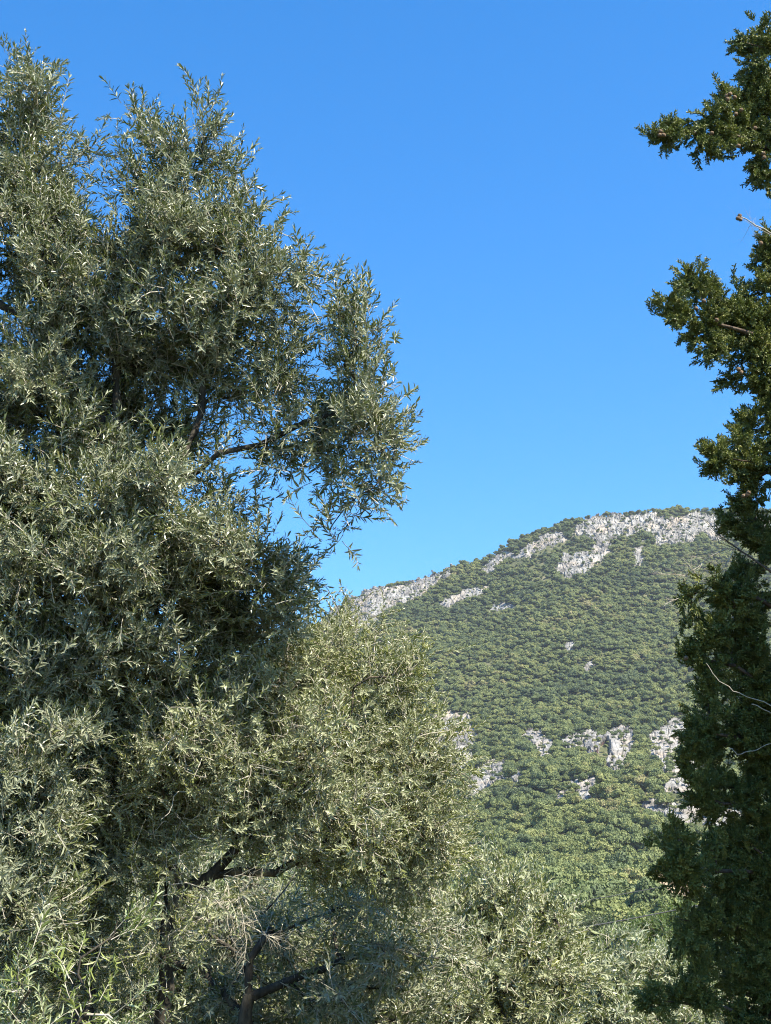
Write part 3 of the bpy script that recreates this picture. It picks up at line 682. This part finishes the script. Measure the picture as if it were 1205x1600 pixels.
B_BLOBS = [(592, 985, 16, 22, 10.3, .2, .7), (640, 1050, 24, 26, 10.4, .2, .7), (700, 1150, 20, 26, 10.5, .2, .7), (300, 1400, 70, 40, 9.5, .2, .4), (350, 1440, 50, 40, 9.4, .2, .3), (250, 1490, 40, 40, 9.5, .3, .35), (300, 1430, 60, 30, 9.6, .3, .35), (230, 1570, 50, 40, 9.5, .3, .35), (520, 1010, 50, 30, 10.3, .4, .8), (420, 1050, 90, 40, 10, .5), (560, 1010, 55, 40, 10.5, .4, .8), (300, 1070, 100, 40, 9.8, .5), (500, 1060, 70, 50, 10.3, .5), (600, 1090, 70, 60, 10.5, .5), (650, 1130, 45, 60, 10.6, .4, .8), (400, 1090, 90, 50, 9.9, .6), (250, 1110, 110, 55, 9.7, .6), (130, 1120, 90, 60, 9.8, .6),
 (350, 1180, 140, 80, 9.7, .7), (500, 1180, 120, 80, 10.0, .7), (200, 1220, 130, 90, 9.8, .7), (620, 1210, 80, 80, 10.4, .6), (695, 1230, 40, 60, 10.6, .4, .7), (720, 1310, 40, 45, 10.7, .4, .6), (660, 1310, 70, 60, 10.4, .5),
 (540, 1290, 110, 70, 10.0, .7), (400, 1290, 110, 60, 9.9, .6, .9), (260, 1310, 100, 60, 9.9, .5, .8), (130, 1350, 80, 80, 10, .5, .8), (600, 1390, 90, 50, 10.5, .5, .8), (480, 1370, 70, 35, 10.6, .4, .6), (100, 1480, 80, 90, 10, .5, .7)]
B_BLOBS = [(b[0], b[1], b[2], b[3], b[4] - .9) + tuple(b[5:]) for b in B_BLOBS]
B_LIMBS = [[(262, 1500), (268, 1430), (292, 1392), (330, 1368), (360, 1330), (380, 1250)], [(360, 1330), (440, 1260), (520, 1180), (560, 1080)], [(292, 1392), (250, 1310), (210, 1220), (150, 1150)],
 [(330, 1368), (430, 1362), (560, 1320, 9.3), (660, 1260, 9.5)], [(265, 1460), (245, 1390, 9.3), (246, 1330, 9.4)]]
tb = olive_tree('lower twiggy olive tree with a crooked dark limb, in front of the tall olive', P(215, 2060, 9.0) * np.array([1, 1, 0]), B_LIMBS, B_BLOBS, 9.0, M_OLIVE_PALE, 23, 'full', .042,
           dens=36, per_tip=14, up=.25, rnd=.75, trunk_r=.045, bare=.15, wide=1.4, spread=.2, shoots=40)
g = np.random.default_rng(77)
for s_, d_ in (((350, 1372), (.25, -.3, -.9)), ((365, 1376), (.6, -.3, -.6)), ((372, 1400), (.1, -.35, -.9)), ((372, 1440), (.7, -.2, -.2)), ((350, 1368), (.9, -.4, -.2))):
    mb = MB(); bare_branch(mb, P(s_[0], s_[1], 8.7), d_, .32, .0038, 2, g, 0, .5, .03)
    link_mesh('dead_branch', mb.build('dead_branch', [M_DEAD], True), tb, label='pale leafless twigs hanging below the crooked limb')
mb = MB(); tube(mb, [P(62, 1246, 8.1), P(80, 1240, 8.05), P(100, 1236, 8.0)], [.022, .022, .02], 8); tube(mb, [P(100, 1236, 8.0), P(100.5, 1236, 8.0)], [.02, .001], 8)
link_mesh('branch_stub', mb.build('branch_stub', [M_DEAD], False), tb, label='pale sawn branch stub')

E_BLOBS = [(560, 1440, 70, 50, 12.3, .5), (620, 1500, 70, 50, 12.2, .5), (520, 1560, 80, 50, 12, .5), (330, 1440, 120, 60, 13.5, .8), (480, 1470, 110, 70, 13.2, .8), (620, 1440, 90, 60, 13, .7), (200, 1500, 120, 90, 13.6, .9), (400, 1560, 150, 60, 13.4, .9), (580, 1550, 110, 70, 13, .8), (60, 1520, 100, 90, 13.6, .8), (250, 1380, 100, 50, 14, .7, .8), (450, 1380, 100, 50, 13.8, .7, .8),
           (690, 1500, 70, 80, 13, .6, .8), (560, 1640, 160, 60, 13, .8), (250, 1640, 160, 60, 13.5, .8)]
E_LIMBS = [[(385, 1560), (392, 1500), (412, 1468), (450, 1448), (520, 1425), (556, 1400)], [(392, 1500), (370, 1440), (330, 1400)], [(412, 1468), (430, 1420), (440, 1380)], [(385, 1560), (480, 1520), (620, 1470)], [(392, 1500), (340, 1470), (260, 1450)]]
olive_tree('shaded olive tree behind the crooked limb, with a dark forked trunk at the bottom', P(378, 1900, 12.4) * np.array([1, 1, 0]), E_LIMBS, E_BLOBS, 12.4, M_OLIVE, 37, 'small', .062,
           dens=13, per_tip=11, up=.2, rnd=.8, trunk_r=.075, wide=1.25, tw_scale=1.1)
F_BLOBS = [(150, 1400, 140, 70, 19, 1.2), (350, 1400, 140, 70, 19, 1.2), (530, 1420, 120, 70, 19, 1.2), (650, 1420, 60, 60, 19, 1), (200, 1520, 180, 80, 18.6, 1.3), (450, 1530, 180, 80, 18.6, 1.3), (640, 1540, 120, 70, 18.6, 1.2), (350, 1620, 300, 50, 18.6, 1.3)]
olive_tree('dim olive tree farthest back in the grove, seen through gaps under the twiggy olive', P(450, 1790, 19) * np.array([1, 1, 0]), [[(450, 1700), (445, 1560)], [(445, 1600), (300, 1480)], [(445, 1600), (580, 1480)]], F_BLOBS, 19, M_OLIVE_PALE, 39, 'small', .075,
           dens=6.5, per_tip=8, up=.3, rnd=.8, trunk_r=.10, wide=1.5, tw_scale=1.6)
C_BLOBS = [(795, 1372, 38, 26, 16.2, .5, .8), (852, 1402, 34, 26, 16.4, .5, .8), (620, 1440, 60, 40, 15, .6, .8), (560, 1520, 90, 50, 14.8, .7), (640, 1540, 80, 60, 14.6, .7), (500, 1590, 100, 40, 14.6, .7), (745, 1390, 50, 45, 16, .6, .9), (700, 1440, 60, 60, 16, .7), (800, 1420, 50, 50, 16.2, .6), (850, 1440, 38, 45, 16.5, .6), (890, 1470, 35, 40, 16.7, .6, .9), (760, 1490, 90, 60, 15.8, .8), (860, 1520, 80, 50, 16.2, .8), (720, 1560, 110, 60, 15.6, .8), (840, 1590, 100, 50, 16, .8), (640, 1620, 100, 50, 15.5, .7), (820, 1650, 150, 50, 16, .8), (755, 1345, 18, 25, 16.1, .3, .5), (690, 1370, 30, 40, 16, .5, .6)]
C_LIMBS = [[(790, 1650), (780, 1560), (770, 1480), (750, 1420)], [(780, 1560), (840, 1500), (870, 1460)], [(785, 1600), (700, 1540), (690, 1460)]]
olive_tree('pale silvery olive tree beyond the twiggy one, below the middle of the hillside', P(790, 1800, 16) * np.array([1, 1, 0]), C_LIMBS, C_BLOBS, 16, M_OLIVE_PALE, 41, 'small', .066,
           dens=13, per_tip=9, up=.45, rnd=.7, trunk_r=.12, wide=1.35, tw_scale=1.25)
D_BLOBS = [(960, 1500, 50, 35, 22, .8), (930, 1540, 60, 45, 21.6, .9), (1000, 1540, 60, 50, 22, .9), (1040, 1510, 40, 30, 22.5, .8, .8), (960, 1590, 90, 50, 21.5, 1), (1060, 1580, 60, 50, 22, 1), (1140, 1560, 60, 50, 22.5, 1, .8), (1000, 1640, 120, 40, 21.5, 1), (900, 1500, 30, 30, 22, .7, .8)]
D_LIMBS = [[(990, 1640), (985, 1580), (960, 1530)], [(985, 1580), (1040, 1540)]]
olive_tree('grey green olive tree at the foot of the picture just left of the cypress', P(992, 1690, 22) * np.array([1, 1, 0]), D_LIMBS, D_BLOBS, 22, M_OLIVE_GREY, 53, 'small', .075,
           dens=10, per_tip=9, up=.45, rnd=.7, trunk_r=.13, wide=1.4, tw_scale=1.5)
# leafy olive shoots close by in the bottom left corner
S_BLOBS = [(60, 1560, 60, 40, 6.2, .25), (120, 1520, 60, 30, 6.2, .25, .8), (180, 1575, 40, 30, 6.2, .2, .8), (40, 1620, 80, 40, 6.1, .25), (175, 1450, 12, 20, 6.3, .1, .6), (30, 1500, 35, 40, 6.2, .2, .7), (150, 1630, 80, 30, 6.2, .25)]
olive_tree('young olive shoots with long bright leaves in the bottom left corner', P(70, 2200, 6.2) * np.array([1, 1, 0]), [[(75, 1900), (80, 1680)], [(80, 1680), (120, 1600)], [(80, 1680), (30, 1600)]], S_BLOBS, 6.2, M_SHOOT, 61, 'full', .062,
           dens=17, per_tip=4, up=.7, rnd=.6, trunk_r=.012, tw_scale=.8, name='olive_sapling', cat='olive sapling', spread=.08)
# bright broadleaf trees between grove and hillside
M_BROAD2 = leaf_material('broadleaf_dull', [(0, (.045, .065, .03)), (.5, (.085, .11, .045)), (1, (.15, .165, .065))], (.11, .13, .07), .15, .5)
def broad(label, D0, blobs, base_px, seed, mat=None):
    olive_tree(label, P(base_px[0], base_px[1], D0) * np.array([1, 1, 0]), [[(base_px[0], base_px[1] - 60), (base_px[0] - 4, blobs[0][1])]], blobs, D0, mat or M_BROAD, seed, 'small', .05,
               dens=4.5, per_tip=20, up=.3, rnd=1.0, trunk_r=.16, wide=2.6, tw_scale=1.8, name='broadleaf_tree', cat='tree')
broad('bright green leafy tree behind the olives and the cable, left of the cypress', 48, [(1030, 1455, 45, 22, 48, 1.2), (1070, 1435, 40, 24, 48.5, 1.2), (990, 1475, 40, 20, 47.5, 1.2), (1110, 1460, 50, 30, 49, 1.4), (1050, 1490, 70, 25, 48, 1.4)], (1050, 1580), 71)
broad('dull green leafy tree behind the pale olive, below the earth clearing', 60, [(930, 1450, 30, 18, 60, 1.2), (895, 1462, 30, 18, 60, 1.2), (965, 1462, 30, 16, 60, 1.3), (930, 1485, 60, 22, 60, 1.5)], (930, 1560), 73, M_BROAD2)

# ------------------------------------------------------------------ cypress
def cypress_templates(n=16, seed=4, w=.0038):
    g = np.random.default_rng(seed); out_ = []
    for t in range(n):
        mb = MB(); segs = []
        L = g.uniform(.06, .105); bend = g.normal(size=2) * .25
        plane = g.random() * 6.28; pv = np.array([math.cos(plane), math.sin(plane), 0]); nv = np.array([-pv[1], pv[0], 0])
        for s in np.linspace(0.05, 1, 11):
            p0 = np.array([bend[0] * s * s, bend[1] * s * s, s]) * L
            for sg in (-1, 1):
                dv = unit(np.array([0, 0, 1.]) * g.uniform(.7, 1.2) + pv * sg * g.uniform(.4, 1.) + nv * g.normal() * .45); l = .034 * (1.15 - .6 * s) * g.uniform(.7, 1.3)
                segs.append((p0, dv, l))
                for f in (.25, .45, .65, .85):
                    segs.append((p0 + dv * l * f, unit(dv + g.normal(size=3) * .55), l * .45))
            segs.append((p0, unit(np.array([bend[0], bend[1], 1.]) + g.normal(size=3) * .2), L / 9))
        P0 = np.array([s[0] for s in segs]); Dv = np.array([s[1] for s in segs]); Ln = np.array([s[2] for s in segs])
        M = frames(Dv, g.random(len(segs)) * 6.28)
        q = np.array([[w, 0, 0], [0, w * 1.1, .5], [-w, 0, 0], [0, -w * .5, 1.0]])
        q = np.array([[w * .8, 0, 0], [-w * .8, 0, 0], [w * .9, w * .4, .6], [-w * .9, w * .4, .6], [0, 0, 1.05]])
        V = P0[:, None] + np.einsum('nij,nmj->nmi', M, q[None] * np.stack([np.ones_like(Ln), np.ones_like(Ln), Ln], 1)[:, None, :])
        off = np.arange(len(segs))[:, None] * 5
        mb.add(V.reshape(-1, 3), np.array([[0, 1, 3, 2]]) + off, 0, np.repeat(g.random(len(segs)), 5))
        mb.F.append(np.array([[2, 3, 4]]) + off); mb.M.append(np.zeros(len(segs), np.int32))
        out_.append(mb)
    return out_
CYP_T = cypress_templates()
def cone_mesh(seed):
    g = np.random.default_rng(seed); mb = MB(); r = .0135
    nu, nv = 10, 7; V = []
    for i in range(nv + 1):
        for j in range(nu):
            a = j / nu * 6.283; b = i / nv * math.pi; k = r * (1 + .13 * math.cos(5 * a + i % 2 * 3.1) * math.sin(b) + .05 * g.normal())
            V.append([k * math.sin(b) * math.cos(a), k * math.sin(b) * math.sin(a), k * 1.15 * math.cos(b)])
    F = [[i * nu + j, i * nu + (j + 1) % nu, (i + 1) * nu + (j + 1) % nu, (i + 1) * nu + j] for i in range(nv) for j in range(nu)]
    mb.add(V, F); return mb.build('cone', [M_CONE], True)

def cypress(label, base, limbs, blobs, seed, dens=14, per=8, trunk_r=.16, scale=1.0, tone=.5):
    g = np.random.default_rng(seed)
    tips, od = blob_points(blobs, dens, g)
    limbs = [[np.asarray(q, float) for q in L] for L in limbs]
    A, PR, DI, rad, nl, tn = grow(limbs, tips, g, seg=.12, curve=.3, rtip=.0022)
    sc = trunk_r / rad[0]; rad = rad * sc ** (rad / rad[0]) ** .4
    root = empty('cypress_tree', tuple(base), label=label, cat='cypress tree')
    mb = MB(); wood_mesh(mb, A, PR, rad, lump=.2)
    link_mesh('trunk', mb.build('trunk', [M_CBARK, M_CBARK], True), root)
    ordn = {tuple(np.round(A[k], 5)): k for k in tn}; nodes = np.array([ordn[tuple(np.round(t, 5))] for t in tips])
    n = len(tips) * per; which = np.repeat(np.arange(len(tips)), per); back = g.integers(0, 3, n); nd = nodes[which].copy()
    for s_ in range(2):
        mv = back > s_; nd[mv] = np.maximum(PR[nd[mv]], 0)
    pos = A[nd] + g.normal(size=(n, 3)) * .035
    dr = unit(DI[nd]) * .7 + od[which] * .4 + np.array([0, 0, .12]) + g.normal(size=(n, 3)) * .45
    cr = MB(); scatter(cr, CYP_T, pos, dr, scale * g.uniform(.75, 1.2, n), seed + 3, .55)
    link_mesh('crown', cr.build('crown', [M_CYP]), root)
    return root, tips, g
CD = 9.2
def cb(x, y, rx, ry, D=CD, rd=None, w=1): return (x, y, rx, ry, D, rd, w)
CY = [cb(1195, 130, 34, 26), cb(1175, 165, 38, 26), cb(1195, 235, 30, 24), cb(1160, 205, 34, 20), cb(1200, 440, 26, 26), cb(1130, 500, 40, 30), cb(1170, 520, 40, 40), cb(1195, 590, 30, 36), cb(1190, 660, 34, 30), cb(1180, 720, 34, 26), cb(1195, 830, 30, 30), cb(1200, 52, 16, 16), cb(1168, 64, 13, 6, CD, .05), cb(1192, 82, 22, 16), cb(1180, 118, 18, 14), cb(1205, 110, 25, 30), cb(1158, 152, 26, 11), cb(1135, 158, 9, 6), cb(1190, 160, 30, 22), cb(1170, 190, 34, 20),
 cb(1034, 209, 8, 6, 8.9), cb(1055, 206, 16, 8, 8.9), cb(1085, 200, 20, 11, 9), cb(1115, 193, 22, 14, 9), cb(1130, 215, 22, 12, 9), cb(1105, 238, 7, 6, 9, .04), cb(1150, 225, 18, 12), cb(1200, 215, 30, 25), cb(1185, 258, 20, 14), cb(1198, 280, 16, 14),
 cb(1205, 375, 14, 18), cb(1194, 405, 12, 20), cb(1092, 440, 14, 8, 9), cb(1077, 452, 9, 7, 9), cb(1042, 482, 8, 8, 8.9), cb(1062, 490, 18, 13, 8.9), cb(1095, 470, 26, 18, 9), cb(1080, 520, 16, 14, 9), cb(1110, 510, 26, 20, 9), cb(1113, 545, 9, 7, 9),
 cb(1140, 460, 26, 18), cb(1150, 495, 34, 26), cb(1190, 470, 26, 28), cb(1190, 520, 26, 26), cb(1160, 545, 22, 14), cb(1175, 575, 26, 22), cb(1150, 590, 12, 9), cb(1200, 610, 24, 30), cb(1175, 655, 20, 14),
 cb(1195, 680, 24, 24), cb(1160, 690, 26, 14), cb(1130, 710, 18, 12, 9), cb(1118, 722, 10, 8, 9), cb(1160, 735, 22, 13), cb(1195, 750, 22, 20), cb(1165, 770, 14, 8), cb(1185, 800, 28, 12), cb(1140, 806, 16, 6), cb(1160, 830, 22, 14), cb(1195, 860, 24, 26),
 cb(1172, 895, 30, 18), cb(1130, 905, 26, 16), cb(1090, 918, 24, 16, 9), cb(1110, 945, 34, 20, 9), cb(1062, 962, 10, 10, 9), cb(1078, 980, 20, 16, 9), cb(1160, 950, 40, 36), cb(1048, 1024, 22, 9, 9), cb(1070, 1010, 24, 16, 9), cb(1115, 1000, 40, 36), cb(1180, 1020, 40, 46),
 cb(1095, 1060, 30, 30, 9), cb(1140, 1080, 44, 40), cb(1075, 1085, 18, 16, 9), cb(1190, 1110, 40, 50), cb(1080, 1120, 26, 18, 9), cb(1115, 1130, 36, 30), cb(1056, 1138, 20, 10, 9), cb(1060, 1170, 18, 16, 9), cb(1100, 1180, 36, 28), cb(1150, 1170, 40, 40), cb(1195, 1190, 36, 44),
 cb(1060, 1205, 16, 18, 9), cb(1085, 1232, 24, 20, 9), cb(1060, 1242, 16, 8, 9), cb(1125, 1225, 30, 26), cb(1170, 1250, 34, 34), cb(1100, 1262, 26, 10), cb(1205, 1270, 30, 40), cb(1135, 1305, 36, 22), cb(1095, 1310, 20, 12), cb(1080, 1330, 18, 10, 9),
 cb(1037, 1316, 12, 10, 8.9), cb(1028, 1338, 9, 12, 8.9, None, .7), cb(1045, 1350, 12, 10, 8.9, None, .5), cb(1058, 1382, 7, 12, 8.9, None, .6), cb(1026, 1360, 6, 7, 8.9, None, .6), cb(1180, 1330, 40, 40), cb(1130, 1360, 40, 24), cb(1105, 1395, 34, 20), cb(1160, 1400, 50, 40),
 cb(1068, 1432, 30, 16, 9), cb(1100, 1450, 44, 30), cb(1150, 1470, 50, 40), cb(1040, 1470, 12, 14, 9, None, .6), cb(1085, 1500, 36, 22, 9), cb(1200, 1450, 40, 60), cb(1130, 1540, 50, 30), cb(1190, 1540, 50, 50), cb(1060, 1520, 18, 9, 9), cb(1040, 1555, 14, 12, 9, None, .7), cb(1000, 1562, 12, 10, 9, None, .7), cb(1070, 1575, 22, 12, 9, None, .7), cb(1110, 1600, 50, 26), cb(1180, 1620, 70, 30)]
CY = [(b[0] + (26 if b[1] > 890 and b[0] < 1160 else 0),) + tuple(b[1:6]) + ((b[6] or 1) * (.78 if b[1] > 880 and b[0] < 1160 else 1),) for b in CY]
g = np.random.default_rng(5)
# unseen half of the tree: boughs round the trunk, trimmed to cast less shade
for z in np.arange(-40, 1900, 62):
    for s_ in range(5):
        an = g.uniform(-.5, 1) * math.pi if z > 860 else g.uniform(-.35, .5) * math.pi
        rr_ = g.uniform(.25, 1.15) * (1 if z > 860 else .5 if z > 300 else .4)
        x = 1250 + math.cos(an) * rr_ * 240; dp = CD + min(.55, .15 + math.sin(an) * rr_ * .95)
        if x < (1215 if z < 900 else 1150): continue
        CY.append(cb(x, z + g.uniform(-30, 30), 46, 38, dp, .22, .75))
trunk_l = [P(1262, 2030, 9.3) * np.array([1, 1, 0]), P(1252, 1700, 9.3), P(1238, 1200, 9.3), P(1245, 700, 9.3), P(1255, 200, 9.3), P(1262, -120, 9.3)]
CL = [trunk_l]
for (yb, tip) in ((250, (1040, 208, 8.9)), (560, (1048, 486, 8.9)), (760, (1125, 715, 9)), (960, (1080, 925, 9)), (1090, (1052, 1026, 9)), (1200, (1062, 1140, 9)), (1300, (1066, 1240, 9)), (1390, (1050, 1355, 8.9)), (1500, (1060, 1435, 9)), (1610, (1020, 1560, 9)), (120, (1165, 66, 9.1)), (430, (1280, 380, 9.3))):
    s0 = P(1244, yb, 9.3); e0 = P(*tip); CL.append([s0, s0 * .5 + e0 * .5 + np.array([0, -.05, .05]), e0])
cyp, ctips, g = cypress('tall dark cypress tree along the right edge with two branches reaching over the sky', trunk_l[0], CL, CY, 91, dens=44, per=19)
for k_, (a_, d_, L_, r_, dp) in enumerate(((P(1215, 900, 9.0), (-.78, -.1, .50), .42, .009, 1), (P(1135, 858, 9.0), (-.8, -.2, -.15), .30, .005, 2), (P(1125, 850, 9.0), (-.55, -.1, .8), .20, .004, 1),
        (P(1145, 862, 9.0), (-.3, -.1, -.9), .22, .003, 2), (P(1095, 906, 8.95), (-.55, -.2, .75), .18, .004, 1), (P(1080, 903, 8.9), (-.9, -.1, .3), .20, .003, 2), (P(1060, 935, 8.9), (-.8, -.2, -.3), .10, .003, 2))):
    mb = MB(); bare_branch(mb, a_, d_, L_, r_, dp, g, 0, .2 if k_ == 0 else .3)
    o = link_mesh('bare_branch', mb.build('bare_branch', [M_CBARK if k_ == 0 else M_TWIG], True), cyp)
    if k_ == 0: o['label'] = 'leafless dark branch sticking out left below the summit line'
# unseen neighbour cypress, added to shade the lower half of the first
g2 = np.random.default_rng(15); nb = []
def W(x, y, z):          # world point to the photo coordinates blob_points expects
    a_, b_ = proj((x, y, z)); return float(a_), float(b_)
NX, NY = 4.25, 7.8
for z in np.arange(.9, 7.1, .36):
    for _ in range(8):
        an = g2.random() * 6.283; q = (1.45 * (1 - max(0, z - 3.8) / 3.8)) * g2.random() ** .5
        x_, y_ = W(NX + q * math.cos(an), NY + q * math.sin(an), z); nb.append((x_, y_, 105, 85, NY + q * math.sin(an), .32, .8))
nl_ = [np.array([NX, NY, 0.]), np.array([NX, NY, 2.]), np.array([NX + .05, NY, 4.5]), np.array([NX, NY, 6.4])]
cypress('unseen second cypress tree added beyond the right edge to shade the first', nl_[0], [nl_], nb, 93, dens=11, per=12, scale=1.5)
mb = MB(); bare_branch(mb, P(1215, 372, 9.0), (-.85, -.1, .3), .24, .004, 2, g, 0, .3)
link_mesh('bare_branch', mb.build('bare_branch', [M_TWIG], True), cyp, label='small leafless twig between the two sky branches')
for pl in ([(1103, 1035), (1118, 1060), (1150, 1080), (1205, 1102)], [(1215, 1157), (1180, 1172), (1155, 1178), (1140, 1168)], [(1220, 1120), (1200, 1112), (1175, 1100)]):
    mb = MB(); pp = np.array([P(x, y, 8.35) for x, y in pl]); k = np.linspace(0, len(pp) - 1, 14); i0 = np.minimum(k.astype(int), len(pp) - 2); f = (k - i0)[:, None]
    tube(mb, pp[i0] * (1 - f) + pp[i0 + 1] * f + g.normal(size=(14, 3)) * .004, np.linspace(.0015, .003, 14), 5)
    link_mesh('bare_twig', mb.build('bare_twig', [M_TWIG], True), cyp)
mb = MB(); tube(mb, [P(1215, 372, 8.9), P(1195, 358, 8.85), P(1180, 352, 8.82), P(1166, 342, 8.8), P(1156, 338, 8.78)], [.006, .005, .004, .0035, .003], 5)
link_mesh('bare_twig', mb.build('bare_twig', [M_TWIG], True), cyp)
cm = [cone_mesh(k) for k in range(4)]
spots = [(1156, 337), (1153, 341), (1157, 343), (1136, 150), (1141, 147), (1137, 155), (1032, 205), (1037, 211), (1031, 211), (1150, 178), (1158, 172), (1154, 228), (1194, 246), (1189, 380), (1120, 500), (1088, 482), (1154, 577), (1158, 582), (1168, 773), (1162, 775), (1170, 770), (1100, 470), (1180, 200), (1148, 152), (1072, 1028), (1112, 208), (1193, 240)]
for k, (x, y) in enumerate(spots):
    o = bpy.data.objects.new('cone', cm[k % 4]); C.objects.link(o); o.parent = cyp
    o.location = P(x, y, (8.76 if x > 1150 and 335 < y < 345 else 8.74) + .03 * g.random()) - np.array(cyp.location); o.rotation_euler = tuple(g.random(3) * 6)

# ------------------------------------------------------------------ overhead cables far behind the grove
def cable(a, b, D1, D2, sag, r, label):
    p0 = P(*a, D1); p1 = P(*b, D2); t = np.linspace(0, 1, 40)[:, None]
    pts_ = p0 * (1 - t) + p1 * t; pts_[:, 2] -= (4 * sag * t * (1 - t))[:, 0]
    mb = MB(); tube(mb, pts_, np.full(40, r), 6)
    link_mesh('overhead_cable', mb.build('overhead_cable', [M_CABLE], True), None, label=label, cat='cable')
m, nt, out = mat_new('cable_sheath'); M_CABLE = m
p = nt.nodes.new('ShaderNodeBsdfPrincipled'); p.inputs['Roughness'].default_value = .6
nt.links.new(ramp(nt, noise(nt, 3, 2), [(.3, (.05, .05, .05)), (.7, (.10, .095, .09))]), p.inputs['Base Color']); nt.links.new(p.outputs[0], out.inputs[0])
cable((560, 1500), (1700, 1255), 30, 30, .35, .012, 'lower overhead cable crossing in front of the bright green tree')
cable((500, 1470), (1700, 1240), 40, 40, .3, .010, 'upper thin overhead cable crossing below the earth clearing')

# ------------------------------------------------------------------ light haze between the camera and the mountain
HAZE = 0.00006
if HAZE:
    mb = MB(); x0, x1, y0, y1, z0, z1 = -2700, 2700, -2700, 2700, -12, 520
    V = [(x, y, z) for z in (z0, z1) for y in (y0, y1) for x in (x0, x1)]
    mb.add(V, [[0, 2, 3, 1], [4, 5, 7, 6], [0, 1, 5, 4], [2, 6, 7, 3], [0, 4, 6, 2], [1, 3, 7, 5]])
    m, nt, out = mat_new('haze'); v = nt.nodes.new('ShaderNodeVolumePrincipled')
    v.inputs['Color'].default_value = (.80, .88, 1, 1); v.inputs['Density'].default_value = HAZE; v.inputs['Anisotropy'].default_value = .2
    nt.links.new(v.outputs[0], out.inputs['Volume'])
    hz = link_mesh('haze', mb.build('haze', [m])); set_tags(hz, kind='stuff', label='thin bluish haze over the valley', cat='haze')
